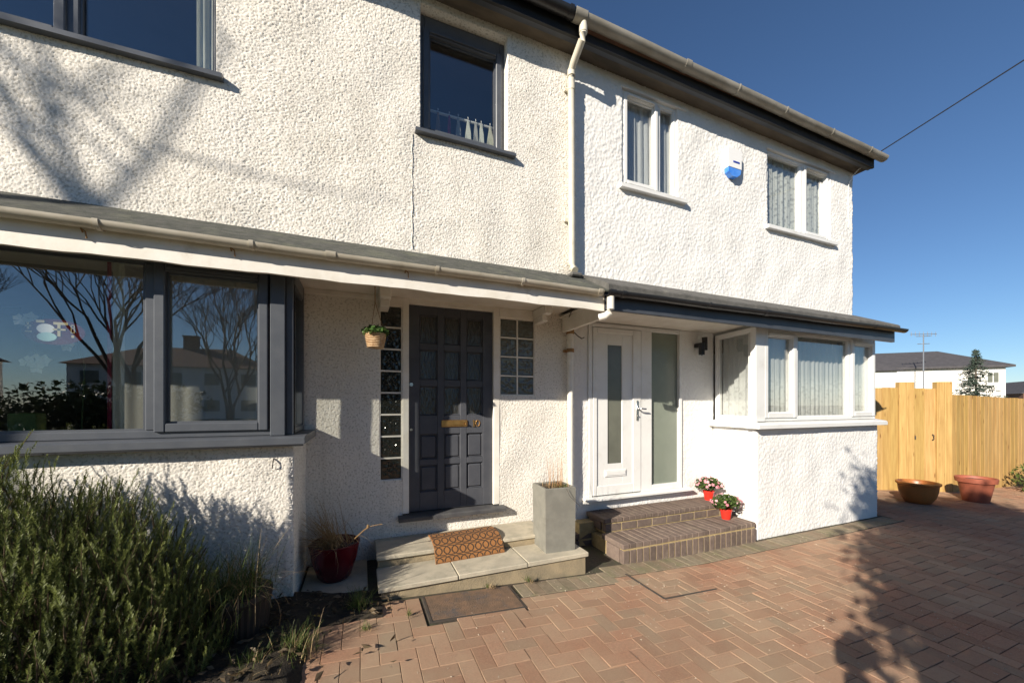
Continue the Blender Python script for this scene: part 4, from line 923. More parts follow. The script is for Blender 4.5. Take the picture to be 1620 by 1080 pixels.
# curtains
curtain('net_curtain', 2.57, 3.42, 4.0, 4.98, YU+.105, 'net', 'plain white net curtain in deep folds behind the upper window nearer the alarm box', amp=.013, wl=.085, seed=1)
curtain('lace_curtain', 4.84, 6.25, 3.97, 4.91, YU+.105, 'lace', 'patterned lace curtain behind the upper window by the house corner', amp=.014, wl=.12, seed=2)
curtain('lace_curtain', 4.42, XE-.1, 1.48, 2.58, YB+.125, 'lace_low', 'white lace-hemmed curtain across the front of the white bay', amp=.014, wl=.10, seed=3)
curtain('lace_curtain', .16, ul-.07, 1.48, 2.58, .115, 'lace_low', 'white lace-hemmed curtain in the side light of the white bay', amp=.02, wl=.09, seed=4, T=TS)
curtain('white_curtain', -1.10, -.985, 3.95, 5.05, YU+.165, 'curtain', 'white gathered curtain at the edge of the big upper dark window', amp=.022, wl=.05, seed=5)
curtain('bay_curtain', -1.60, -.76, 1.44, 2.62, -.10, 'curtain_grey', 'pale voile curtain behind the opening casement of the dark bay', amp=.012, wl=.22, seed=6)
curtain('bay_curtain', -1.52, -1.46, 1.44, 2.62, -.34, 'curtain', 'narrow white curtain edge beside the crimson trim in the dark bay', amp=.010, wl=.06, seed=7)
curtain('curtain_trim', -1.548, -1.525, 1.44, 2.62, -.345, 'crim_cloth', 'crimson edging strip hanging along the dark bay curtain', amp=.006, wl=.05, seed=8)
# orchid, sticker and green box on the inner sill
t = thing('orchid', (-1.80, -.50, 1.44), 'white orchid sprays on an arching stem behind the dark bay glass', 'plant')
m = MB(); m.tube([(-1.62, -.45, 1.45), (-1.60, -.46, 1.9), (-1.66, -.48, 2.16), (-1.76, -.5, 2.2), (-1.80, -.5, 2.05), (-1.80, -.5, 1.9)], .004, 6); m.tube([(-1.62, -.45, 1.45), (-2.1, -.45, 1.5), (-2.1, -.47, 2.2), (-1.86, -.5, 2.22)], .004, 6); m.build('stem', 'leaf', t)
r = random.Random(9)
for c in ((-1.815, -.5, 2.165), (-1.86, -.5, 2.15), (-1.755, -.5, 2.06), (-1.70, -.5, 2.04), (-1.655, -.5, 2.01), (-1.79, -.5, 1.92), (-1.755, -.505, 1.915), (-1.785, -.505, 1.87), (-1.83, -.5, 1.905)):
    V = []; Fc = []; c = np.array(c)
    for j in range(5):
        a = j*1.2566+r.uniform(0, .5); s_ = .038; e = np.array((math.cos(a), 0, math.sin(a))); f = np.array((-math.sin(a), 0, math.cos(a))); k = len(V)
        V += [c, c+e*s_*.55+f*s_*.42+(0,-.008,0), c+e*s_+(0,-.004,0), c+e*s_*.55-f*s_*.42+(0,-.008,0)]; Fc.append((k, k+1, k+2, k+3))
    raw('petal_cluster', np.array(V), Fc, 'petal', t)
t = thing('window_sticker', (-1.68, -.61, 2.0), 'oval dark red and gold festive sticker on the dark bay glass', 'sticker')
def ell(cx_, cz_, rx, rz, y, th_, n=32): 
    mm = MB(); mm.poly([(cx_+rx*math.cos(a), cz_+rz*math.sin(a)) for a in np.linspace(0, 2*math.pi, n, endpoint=False)], 'y', y, y+th_); return mm
ys_ = YB+.053
ell(-1.66, 2.075, .135, .075, ys_+.004, .0015).build('backing', 'sticker_red', t)
m = ell(-1.69, 2.045, .042, .026, ys_+.002, .001); m.build('teal_oval', 'sticker_teal', t)
m = ell(-1.695, 2.092, .038, .028, ys_+.0025, .0012); m.build('white_oval', 'sticker_white', t)
m = MB()
for (a, b, c, d) in ((-1.735,-1.70,2.125,2.14), (-1.662,-1.60,2.118,2.133), (-1.645,-1.632,2.05,2.118), (-1.665,-1.61,2.085,2.095), (-1.78,-1.755,2.10,2.108), (-1.772,-1.764,2.085,2.125), (-1.78,-1.752,2.068,2.075), (-1.588,-1.57,2.10,2.104), (-1.588,-1.584,2.075,2.12), (-1.574,-1.57,2.075,2.12), (-1.588,-1.57,2.117,2.121), (-1.588,-1.57,2.073,2.077), (-1.585,-1.573,2.045,2.06)): m.box(a, b, ys_+.002, ys_+.0035, c, d)
m.build('gold_marks', 'gold', t)
m = MB(); m.box(-1.90, -1.775, -.53, -.45, 1.46, 1.60, .006); o = tag(m.build('storage_box', 'green_box', None, (-1.84, -.49, 1.46)), 'small olive green box on the inner sill of the dark bay', 'box')
# washing rail with clothes in the small upper window
t = thing('washing_rail', (.87, -.15, 4.3), 'pale blue rail hung with pegs and socks inside the small upper window', 'washing rail')
m = MB(); m.tube([(.40, -.16, 4.345), (1.40, -.16, 4.345)], .012, 8); m.build('rail', 'sticker_white', t, smooth=True)
for x_, mt, w_, h_ in ((.66, 'rope', .05, .30), (.765, 'crim_cloth', .03, .18), (.85, 'curtain_grey', .055, .28), (.945, 'curtain', .06, .26), (1.02, 'curtain_grey', .04, .2), (1.075, 'curtain', .055, .24), (1.165, 'petal', .07, .26)):
    V = [(x_-.008, -.19, 4.33), (x_+.008, -.19, 4.33), (x_+w_*.4, -.195, 4.33-h_*.4), (x_+w_*.6, -.185, 4.33-h_), (x_-w_*.6, -.195, 4.33-h_*1.05), (x_-w_*.35, -.18, 4.33-h_*.45)]; V += [(a, b+.012, c) for a, b, c in V]
    raw('cloth', np.array(V), [(0,1,2,5), (5,2,3,4), (6,11,8,7), (11,10,9,8), (0,6,7,1), (1,7,8,2), (2,8,9,3), (3,9,10,4), (4,10,11,5), (5,11,6,0)], mt, t)
    m = MB(); m.tube([(x_, -.185, 4.32), (x_, -.185, 4.365), (x_+.01, -.165, 4.372)], .004, 5); m.build('peg', 'sticker_white', t)

# ================================================================== PLANTING
def rosemary():
    t = thing('rosemary_bush', (-1.6, -1.05, .3), 'big bushy rosemary with upright needle sprigs in front of the dark bay', 'bush')
    r = np.random.default_rng(12); V = []; Fc = []; T = []; ms = MB(); nv = 0
    n = 3800
    for k in range(n):
        while True:
            a, b = r.uniform(-1, 1, 2)
            if a*a+b*b < 1: break
        x = -1.74 + a*1.06; y = -1.16 + b*.54
        lump = .12*math.sin(x*5.1+1)*math.cos(y*7+x) + .07*math.sin(x*11+y*5)
        dome = math.sqrt(max(0, 1-(a*a+b*b)**1.6))
        hgt = lerp(.88, 1.20, (b+1)/2)*(1 - .24*max(0, a-.15)) + lump*.7
        zt = .28 + hgt*dome*r.uniform(.12, 1.0)**.55; L = r.uniform(.10, .27); z0 = max(.28, zt - L*.6)
        d = np.array((a*.22 + r.normal(0, .17), b*.25 + r.normal(0, .17) - .04, 1.0)); d /= np.linalg.norm(d); side = r.normal(0, 1, 3)*.09
        p = np.array((x, y, z0)); m_ = max(8, int(L/.0088)); fresh = r.uniform(0, 1)
        pts = []
        for i in range(4): s_ = i/3; pts.append(p + d*L*s_ + side*L*s_*s_)
        if k % 3 == 0: ms.tube([tuple(q) for q in pts], [.0035, .003, .002, .001], 4, False)
        s_ = np.linspace(.08, 1, m_); C0 = p + np.outer(s_*L, d) + np.outer(s_*s_*L, side)
        u = np.cross(d, (1, .2, 0)); u /= np.linalg.norm(u); w = np.cross(d, u)
        for rep in range(3):
            ph = np.arange(m_)*2.4 + rep*2.1 + r.uniform(0, .5, m_); tilt = lerp(.95, .45, 1)*0 + (1.0 - .55*s_**2) + r.normal(0, .12, m_)
            rad = np.cos(ph)[:, None]*u + np.sin(ph)[:, None]*w; nd = np.sin(tilt)[:, None]*rad + np.cos(tilt)[:, None]*d
            ln = (.022*(1-.45*s_**3))*r.uniform(.7, 1.2, m_); sd = np.cross(nd, d); sd /= np.linalg.norm(sd, axis=1)[:, None]+1e-9; wd_ = .0019
            q = np.stack([C0-sd*wd_, C0+sd*wd_, C0+nd*ln[:, None]+sd*wd_*.5, C0+nd*ln[:, None]-sd*wd_*.5], 1).reshape(-1, 3)
            V.append(q); i0 = nv + np.arange(m_)*4; Fc.append(np.stack([i0, i0+1, i0+2, i0+3], 1)); nv += 4*m_; T.append(np.repeat(np.clip(fresh*.5 + s_*.5 + r.normal(0, .1, m_), 0, 1), 4))  # needles toned darker towards the sprig base as painted shade
    raw('needles', np.concatenate(V), np.concatenate(Fc), 'rosemary', t, tint=np.concatenate(T))
    for k in range(60):
        a = r.uniform(0, 6.28); rr = r.uniform(0, .4); x, y = -1.6+rr*1.4*math.cos(a), -1.05+rr*.5*math.sin(a)
        ms.tube([(x, y, .25), (x*1+.12*math.cos(a), y+.05*math.sin(a), .5), (x+.3*math.cos(a), y+.15*math.sin(a), .8)], [.011, .008, .004], 5, False)
    ms.build('stems', 'stem', t, fix=False)
rosemary()
# dark ribbed pot with arching grass
t = thing('plant_pot', (-.66, -1.0, .25), 'dark ribbed pot with arching green and straw grass beside the rosemary', 'plant pot')
m = MB(); n = 64; vs = []; fs = []
for j, (rr, z) in enumerate(((.13, 0), (.16, .28), (.17, .30), (.17, .33), (.15, .33))):
    for k in range(n):
        a = 2*math.pi*k/n; e = rr + (.005 if k % 2 and j < 2 else 0); vs.append((-.66+e*math.cos(a), -1.0+e*math.sin(a), .23+z))
for j in range(4): fs += [(j*n+k, j*n+(k+1) % n, (j+1)*n+(k+1) % n, (j+1)*n+k) for k in range(n)]
fs += [tuple(range(n)), tuple(range(4*n, 5*n))]
m.add(vs, fs); m.build('pot', 'darkpot', t)
V, Fc, T = blades(420, (-.66, -1.0, .55), .06, .36, 1.7, .0038, 41, droop=.75, seg=6); raw('green_grass', V, Fc, 'grass', t, tint=T)
V, Fc, T = blades(150, (-.64, -1.02, .55), .07, .38, 2.1, .0032, 42, droop=.8, seg=6); raw('dry_grass', V, Fc, 'straw', t, tint=T)
def tuft(name, loc, n, L, seed, label, straw=.3, w=.004):
    t = thing(name, loc, label, 'grass tuft')
    V, Fc, T = blades(n, loc, L*.22, L, 1.3, w, seed, droop=.6, seg=5); raw('green_blades', V, Fc, 'grass', t, tint=T)
    if straw: V, Fc, T = blades(int(n*straw), (loc[0]+.02, loc[1]-.02, loc[2]), L*.25, L, 1.7, w*.8, seed+1, droop=.7, seg=5); raw('dry_blades', V, Fc, 'straw', t, tint=T)
tuft('grass_tuft', (-.34, -1.27, .26), 170, .19, 51, 'bright green grass tuft with straw at the edge of the paving', .5, .0045)
tuft('grass_tuft', (-.52, -1.36, .28), 130, .15, 52, 'low dull green grass tuft at the corner of the garden bed', .4, .004)
tuft('weed_tuft', (.30, -1.06, .248), 22, .055, 53, 'tiny bright green weed in the paving near the rusty plate', 0)
tuft('weed_tuft', (.03, -1.13, .252), 34, .06, 54, 'dull green weed among the dead leaves on the paving', .4)
tuft('weed_tuft', (-.02, -.86, .26), 150, .15, 55, 'dark low grassy weed in the shade under the loose slab', .1)
tuft('weed_tuft', (1.28, -.835, .205), 34, .065, 56, 'small weed growing at the foot of the stone step', .6)
tuft('weed_tuft', (.93, -.83, .22), 20, .05, 57, 'sparse dry weed at the foot of the stone step beside the plate', 1.5)
# dead leaves (stuff) and one yellow leaf
r = np.random.default_rng(61); P = []
for k in range(520):
    x = r.uniform(-1.1, .22); y = r.uniform(-1.6, -.66)
    if x > -.36 and y < -1.02 and r.random() < .88: continue
    if x > .1 and y > -.82: continue
    P.append((x, y, float(bed_z(np.array(x), np.array(y))) + .012 + r.uniform(0, .02)))
V, Fc, T = leaf_cloud(np.array(P), .042, 61, .5, .75); tag(raw('leaf_litter', V, Fc, 'deadleaf', tint=T), kind='stuff')
m = MB(); m.add([(-.31,-.965,.292), (-.285,-.995,.302), (-.245,-.985,.298), (-.235,-.95,.306), (-.27,-.94,.310), (-.272,-.967,.300)], [(0,1,5), (1,2,5), (2,3,5), (3,4,5), (4,0,5)]); tag(m.build('fallen_leaf', 'yellow', None, (-.27, -.97, .29)), 'single yellow fallen leaf among the dead leaves', 'leaf')
# pale flecks scattered on the paving
r = np.random.default_rng(71); P = []
while len(P) < 2600:
    x = r.uniform(.1, 6.5); y = r.uniform(-3.2, -.75)
    if r.random() < .35 + .3*math.sin(x*1.7+y*2.1) + .2*math.sin(5*x-3*y): P.append((x, y, float(ground_z(x))+.003))
V, Fc, T = leaf_cloud(np.array(P), .0085, 71, .5, .9, .6); tag(raw('paving_debris', V, Fc, 'fleck'), kind='stuff')

# ================================================================== FENCE, GATE, POTS
FA, FB, FC_ = Vector((8.35, .52, 0)), Vector((9.80, -.325, 0)), Vector((12.6, -.62, 0)); GZ = .09
pcache = []
for k in range(8):
    mm = MB(); w = .052; mm.poly([(-w, 0), (w, 0), (w, -.0125), (-w, -.0165)], 'z', 0, 1)
    me = bpy.data.meshes.new('plank'); me.from_pydata(mm.v, [], mm.f); me.update()
    v = random.uniform(.82, 1.12); a = me.attributes.new('tint', 'FLOAT_COLOR', 'POINT'); a.data.foreach_set('color', np.tile((v, v*random.uniform(.95, 1.03), v*random.uniform(.85, 1.05), 1), len(mm.v)).astype(np.float32)); me.materials.append(M['wood']); pcache.append(me)
def planks(parent, A, B, z0, h0, h1, pitch=.095):
    d = (B-A); L = d.length; n = int(L/pitch); ang = math.atan2(d.y, d.x)
    for k in range(n):
        p = A + d*((k+.5)/n); o = bpy.data.objects.new('plank', random.choice(pcache)); C.objects.link(o); o.parent = parent
        o.location = Vector((p.x, p.y, z0)) - ORG[parent.name]; o.rotation_euler = (0, random.gauss(0, .002), ang); o.scale = (L/n/.1, 1, lerp(h0, h1, k/n)+random.uniform(-.006, .006))
def fpost(parent, p, w, h, ang=0, nm='post'):
    T = Matrix.Translation((p.x, p.y, GZ)) @ Matrix.Rotation(ang, 4, 'Z'); m = MB(T); m.box(-w/2, w/2, -.03, .07, -.05, h, .006); return m
def woodpart(m, name, parent):
    o = m.build(name, 'wood', parent); a = o.data.attributes.new('tint', 'FLOAT_COLOR', 'POINT'); v = random.uniform(.9, 1.05); a.data.foreach_set('color', np.tile((v, v, v, 1), len(o.data.vertices)).astype(np.float32)); return o
ab = (FB-FA).normalized(); aab = math.atan2(ab.y, ab.x); nrm = Vector((ab.y, -ab.x, 0))
def onray(px):                                              # where the gate line crosses a picture column
    u = (px-CX)/F; s, c = math.sin(YAW), math.cos(YAW); rx, ry = s+u*c, c-u*s
    # FA + k*ab = (0,-D) + t*(rx,ry)
    det = ab.x*-ry - ab.y*-rx; k = ((0-FA.x)*-ry - (-D-FA.y)*-rx)/det; return FA + ab*k
p1, p2, p3, p4 = onray(1420), onray(1444), onray(1479), onray(1504)
t = thing('timber_fence', (FA.x, FA.y, GZ), 'new timber fence panel between the house corner and the gate post', 'fence')
planks(t, FA - ab*1.2, p1 - ab*.005, GZ, 1.87, 1.87, .115)
m = MB()
for z in (.3, 1.0, 1.65): 
    a, b = FA-ab*1.2-nrm*.03, p1-nrm*.03; T = Matrix.Translation((a.x, a.y, GZ+z)) @ Matrix.Rotation(aab, 4, 'Z'); m.T = T; m.box(0, (b-a).length, .0, .04, 0, .08)
woodpart(m, 'rail', t)
g = thing('garden_gate', (p2.x, p2.y, GZ), 'plain vertical-board timber gate between two taller posts', 'gate')
planks(g, p2 + ab*.006, p3 - ab*.006, GZ+.04, 1.82, 1.79, .115)
m = MB()
for z in (.3, 1.5): a, b = p2-nrm*.03, p3-nrm*.03; m.T = Matrix.Translation((a.x, a.y, GZ+z)) @ Matrix.Rotation(aab, 4, 'Z'); m.box(0.01, (b-a).length-.01, 0, .04, 0, .09)
woodpart(m, 'rail', g)
q = p2.lerp(p3, .82) + nrm*.03
m = MB(); m.tube([(q.x, q.y, 1.02), (q.x+nrm.x*.03, q.y+nrm.y*.03, 1.04), (q.x+nrm.x*.03, q.y+nrm.y*.03, 1.10), (q.x, q.y, 1.12)], .008, 6); q2 = p2.lerp(p3, .05)+nrm*.03
m.tube([(q2.x, q2.y, 1.03), (q2.x, q2.y, 1.09)], .01, 6); m.build('latch', 'iron', g)
for a, b, lab in ((p1, p2, 'wide taller timber gate post on the house side'), (p3, p4, 'wide taller timber gate post on the long fence side')):
    c = (a+b)/2; w = (b-a).length-.004; T = Matrix.Translation((c.x, c.y, GZ)) @ Matrix.Rotation(aab, 4, 'Z')
    t = thing('gate_post', (c.x, c.y, GZ), lab, 'post')
    for k in range(2): m = MB(T); m.box(-w/2+k*w/2+.002, -w/2+(k+1)*w/2-.002, -.04, .06, -.05, 1.97, .005); woodpart(m, 'board', t)
t = thing('fence', (p4.x, p4.y, GZ), 'long new timber fence running from the gate towards the shrub', 'fence')
planks(t, p4 + ab*.004, FC_, GZ, 1.74, 1.66, .115)
dv = (FC_-p4).normalized(); nv_ = Vector((dv.y, -dv.x, 0)); m = MB()
for z in (.3, 1.0, 1.5): a = p4-nv_*.03; m.T = Matrix.Translation((a.x, a.y, GZ+z)) @ Matrix.Rotation(math.atan2(dv.y, dv.x), 4, 'Z'); m.box(0, (FC_-p4).length, 0, .04, 0, .08)
woodpart(m, 'rail', t)
m = MB(); m.T = Matrix.Translation((p4.x, p4.y, GZ+.0)) @ Matrix.Rotation(math.atan2(dv.y, dv.x), 4, 'Z'); m.box(0, (FC_-p4).length, -.03, -.019, .0, .13); woodpart(m, 'gravel_board', t)
bo = (8.22, -.50, GZ)
t = thing('terracotta_bowl', bo, 'round glazed terracotta bowl with a mossy side by the gate', 'plant pot')
m = MB(); m.lathe([(.11, 0), (.15, .02), (.20, .10), (.225, .20), (.235, .29), (.255, .305), (.258, .335), (.24, .34), (.225, .32), (.215, .25)], bo, 40); m.build('bowl', 'terracotta', t, smooth=True)
m = MB(); m.lathe([(.22, 0), (.22, .01)], (bo[0], bo[1], GZ+.26), 24); m.build('soil', 'soil', t)
po = (9.22, -.80, GZ)
t = thing('terracotta_pot', po, 'tapered reddish terracotta pot with a thick rim by the long fence', 'plant pot')
m = MB(); m.lathe([(.14, 0), (.145, .01), (.195, .30), (.20, .31), (.225, .315), (.235, .385), (.228, .39), (.205, .385), (.19, .33)], po, 40); m.build('pot', 'terracotta2', t, smooth=True)
m = MB(); m.lathe([(.19, 0), (.19, .01)], (po[0], po[1], GZ+.34), 24); m.build('soil', 'soil', t)
# shrub at the right edge
def shrub(name, c, rad, n, size, seed, label, mt='leaf', cat='shrub', hollow=.3):
    t = thing(name, (c[0], c[1], GZ), label, cat); r = np.random.default_rng(seed); P = []
    lob = [(r.uniform(-.5, .5, 3)*rad, r.uniform(.45, .75)) for _ in range(9)]
    while len(P) < n:
        l_, s_ = lob[r.integers(9)]; p = r.uniform(-1, 1, 3); q_ = np.linalg.norm(p)
        if hollow < q_ < 1: P.append(np.array(c) + l_ + p*rad*s_)
    P = np.array(P); P[:, 2] = np.maximum(P[:, 2], GZ+.02); V, Fc, T = leaf_cloud(P, size, seed, .5, .1); raw('foliage', V, Fc, mt, t, tint=T)
    m = MB()
    for k in range(9): a = k*.7; m.tube([(c[0], c[1], GZ), (c[0]+.3*rad[0]*math.cos(a), c[1]+.3*rad[1]*math.sin(a), c[2]), (c[0]+.7*rad[0]*math.cos(a), c[1]+.7*rad[1]*math.sin(a), c[2]+rad[2]*.5)], [.02, .012, .005], 6)
    m.build('stems', 'stem', t); return t
shrub('shrub', (11.2, -1.05, .42), np.array((.62, .35, .42)), 2600, .06, 81, 'leafy shrub at the foot of the long fence', 'grass')

# ================================================================== BACKGROUND
def P2(px, t_, z):
    u = (px-CX)/F; s, c = math.sin(YAW), math.cos(YAW); return Vector(((s+u*c)*t_, -D+(c-u*s)*t_, z))
# neighbouring hip-roofed house
t = thing('far_house', P2(1500, 39, 0), 'white far house with a dark hipped roof beyond the fence', 'house')
z_e, z_r = 5.7, 7.75
a, b, c_, d_ = P2(1446, 40.5, 0), P2(1591, 38.0, 0), None, None
ax = (b-a).normalized(); nx_ = Vector((-ax.y, ax.x, 0))           # nx_ points away from the camera
if nx_.dot(Vector((0,-D,0))-a) > 0: nx_ = -nx_
dep = 8.5; w0, w1, w2, w3 = a-ax*9, b, b+nx_*dep, a-ax*9+nx_*dep
m = MB(); m.add([(*p.xy, z) for z in (-.1, z_e) for p in (w0, w1, w2, w3)], [(0,1,5,4), (1,2,6,5), (2,3,7,6), (3,0,4,7), (4,5,6,7)]); m.build('wall', 'farwhite', t)
ov = .45; e0, e1, e2, e3 = w0-ax*ov-nx_*ov, w1+ax*ov-nx_*ov, w2+ax*ov+nx_*ov, w3-ax*ov+nx_*ov; hh = (dep+2*ov)/2
r0, r1 = (e0+e3)/2+ax*hh, (e1+e2)/2-ax*hh*.72
m = MB(); m.add([(*p.xy, z_e-.05) for p in (e0,e1,e2,e3)] + [(*r0.xy, z_r), (*r1.xy, z_r)] + [(*p.xy, z_e-.25) for p in (e0,e1,e2,e3)], [(0,1,5,4), (1,2,5), (2,3,4,5), (3,0,4), (0,6,7,1), (1,7,8,2), (2,8,9,3), (3,9,6,0), (6,9,8,7)]); rf = m.build('roof', 'slate', t)
def farwin(f0, wd_, z0, z1, nm='window'):
    p = a + ax*f0 - nx_*.03; T = Matrix.Translation((p.x, p.y, 0)) @ Matrix.Rotation(math.atan2(ax.y, ax.x), 4, 'Z'); L = MB(T); s_ = -1 if (T.to_3x3() @ Vector((0,1,0))).dot(nx_) < 0 else 1
    L.box(0, wd_, 0, s_*.06, z0, z1); w = L.build(nm, 'upvc', t); L = MB(T); L.box(.08, wd_/2-.04, -s_*.02, -s_*.001, z0+.08, z1-.08); L.box(wd_/2+.04, wd_-.08, -s_*.02, -s_*.001, z0+.08, z1-.08); L.build('pane', 'frosted_dark', w)
LW = (b-a).length; farwin(LW*.80, .95, 3.85, 5.0)
# projecting wing on the left
aw = a - ax*6.2 - nx_*3.0; 
m = MB(); q = [aw-ax*6, aw+ax*3.4, aw+ax*3.4+nx_*5, aw-ax*6+nx_*5]; m.add([(*p.xy, z) for z in (-.1, 5.2) for p in q], [(0,1,5,4), (1,2,6,5), (2,3,7,6), (3,0,4,7), (4,5,6,7)]); m.build('wing_wall', 'farwhite', t)
q = [aw-ax*6.4-nx_*.4, aw+ax*3.8-nx_*.4, aw+ax*3.8+nx_*5.4, aw-ax*6.4+nx_*5.4]; rm0, rm1 = (q[0]+q[3])/2, (q[1]+q[2])/2-ax*2.6
m = MB(); m.add([(*p.xy, 5.15) for p in q] + [(*rm0.xy, 6.85), (*rm1.xy, 6.85)], [(0,1,5,4), (1,2,5), (2,3,4,5), (3,0,4), (3,2,1,0)]); m.build('wing_roof', 'slate', t)
for f_ in (-3.4, .2):
    p = aw + ax*f_ - nx_*.02; T = Matrix.Translation((p.x, p.y, 0)) @ Matrix.Rotation(math.atan2(ax.y, ax.x), 4, 'Z'); s_ = -1 if (T.to_3x3() @ Vector((0,1,0))).dot(nx_) < 0 else 1
    L_ = MB(T); L_.box(0, 1.2, -s_*.04, s_*.01, 3.4, 4.7); w_ = L_.build('window', 'upvc', t); L_ = MB(T); L_.box(.1, .55, -s_*.06, -s_*.041, 3.5, 4.6); L_.box(.65, 1.1, -s_*.06, -s_*.041, 3.5, 4.6); L_.build('pane', 'frosted_dark', w_)
# aerial mast
t = thing('aerial_mast', P2(1461, 37, 0), 'tall thin television aerial mast by the far house', 'aerial')
b_ = P2(1461, 37, 0); m = MB(); m.tube([(b_.x, b_.y, -.1), (b_.x, b_.y, 8.6)], .05, 6); m.build('mast', 'metal', t)
m = MB(); dx_ = Vector((math.cos(YAW), -math.sin(YAW), 0))
for z, L in ((8.55, 1.3), (8.35, .7), (7.6, .6)): m.tube([tuple(b_ + dx_*-L + Vector((0,0,z))), tuple(b_ + dx_*L + Vector((0,0,z+.05)))], .03, 5)
for k in range(7):
    o_ = dx_*(-1.2+.4*k); m.tube([tuple(b_+o_+Vector((0,0,8.35))), tuple(b_+o_+Vector((0,0,8.8)))], .022, 4)
m.build('antenna', 'metal', t)
# fir tree in front of it
def fir(c, H, seed):
    t = thing('fir_tree', c, 'blue-green young fir tree behind the long fence', 'tree'); r = np.random.default_rng(seed)
    m = MB(); m.tube([(c[0], c[1], c[2]), (c[0], c[1], c[2]+H)], [.09, .015], 7); 
    P = []; D_ = []
    for k in range(26):
        f = k/25; z = c[2]+H*(.12+.86*f); L = (1-f)**.85*H*.27+.12
        for j in range(7):
            a = r.uniform(0, 6.28); l_ = L*r.uniform(.7, 1.15); tip = np.array((c[0]+l_*math.cos(a), c[1]+l_*math.sin(a), z - l_*.18 + r.uniform(-.05, .05))); b0 = np.array((c[0], c[1], z))
            m.tube([tuple(b0), tuple(tip)], [.014, .004], 4, False)
            n = int(30*l_)+6; s_ = r.uniform(.15, 1, n)
            P.append(b0 + np.outer(s_, tip-b0) + r.normal(0, .05, (n, 3)))
    m.build('trunk', 'bark', t, fix=False); P = np.concatenate(P); V, Fc, T = leaf_cloud(P, .15, seed, .28, .3); raw('crown', V, Fc, 'fir', t, tint=T)
fir(tuple(P2(1544, 23, .0)), 5.0, 5)
# dark low building and hedge at the far right
t = thing('far_outbuilding', P2(1640, 52, 0), 'brown-roofed low building far off past the fir tree', 'building')
a2, b2 = P2(1590, 60, 0), P2(1720, 46, 0); m = MB(); n2 = (b2-a2).normalized().cross(Vector((0,0,-1)))*-1*5
m.add([(*p.xy, z) for z in (-.1, 3.2) for p in (a2, b2, b2+n2, a2+n2)], [(0,1,5,4), (1,2,6,5), (2,3,7,6), (3,0,4,7), (4,5,6,7)]); m.build('wall', 'farbrick', t)
m = MB(); m.add([(*p.xy, 3.1) for p in (a2-n2*.05, b2-n2*.05, b2+n2*1.05, a2+n2*1.05)] + [(*(a2+n2/2).xy, 4.9), (*(b2+n2/2).xy, 4.9)], [(0,1,5,4), (1,2,5), (2,3,4,5), (3,0,4), (3,2,1,0)]); m.build('roof', 'slate', t)
shrub('far_hedge', tuple(P2(1625, 30, 1.0)), np.array((1.6, 1.6, 1.4)), 2500, .22, 83, 'dark rounded hedge bush past the end of the long fence', 'evergreen', 'bush')
# overhead cable and its pole in the street
t = thing('telegraph_pole', (4.2, -20.3, .1), 'wooden telegraph pole carrying the overhead cable across the street', 'pole')
m = MB(); m.tube([(4.2, -20.3, 0), (4.2, -20.3, 8.4)], [.14, .10], 10); m.build('pole', 'bark', t)
s0, s1 = Vector((XE+.11, -.61, 5.21)), Vector((4.2, -20.3, 8.2)); pts = [tuple(s0.lerp(s1, k/24) - Vector((0,0,.25*math.sin(math.pi*k/24)))) for k in range(25)]
u_ = (1620-CX)/F
m = MB(); m.tube(pts, .007, 6); tag(m.build('overhead_cable', 'black', None, s0), 'thin black overhead cable leaving the eaves corner', 'cable')

# ---- what the windows reflect and what casts the shade behind the camera
def bare_tree(loc, H, seed, label, spread=.55, depth=6, stems=3, thick=.010):
    t = thing('bare_tree', loc, label, 'tree'); r = random.Random(seed); m = MB(); m2 = MB()
    def grow(p, d, L, rad, lev):
        mid = p + d*L*.5 + Vector((r.gauss(0, .05), r.gauss(0, .05), 0))*L; e = p + d*L
        (m if lev < 2 else m2).tube([p, mid, e], [rad, rad*.85, rad*.68], 7 if lev < 2 else 3, False)
        if lev >= depth: return
        for k in range(3):
            ax_ = Vector((r.gauss(0, 1), r.gauss(0, 1), r.gauss(0, .3))).normalized(); nd = (d + ax_*spread*r.uniform(.5, 1.2) + Vector((0,0,.12))).normalized()
            grow(e if k else mid.lerp(e, .6), nd, L*r.uniform(.60, .84), rad*.60, lev+1)
    for k in range(stems):
        a = r.uniform(0, 6.28); grow(Vector(loc)+Vector((.15*math.cos(a), .15*math.sin(a), 0)), Vector((.28*math.cos(a), .28*math.sin(a), 1)).normalized(), H*.27, H*thick, 0)
    m.build('trunk', 'bark', t, fix=False); m2.build('branches', 'bark', t, fix=False)
bare_tree((-8.2, -17.5, .2), 11, 3, 'bare many-stemmed street tree reflected in the big dark pane')
bare_tree((-6.6, -22.5, .2), 10, 8, 'bare tree across the road reflected in the dark casement')
bare_tree((-17.5, -20, .2), 11, 23, 'bare street tree with low forks further along the road')
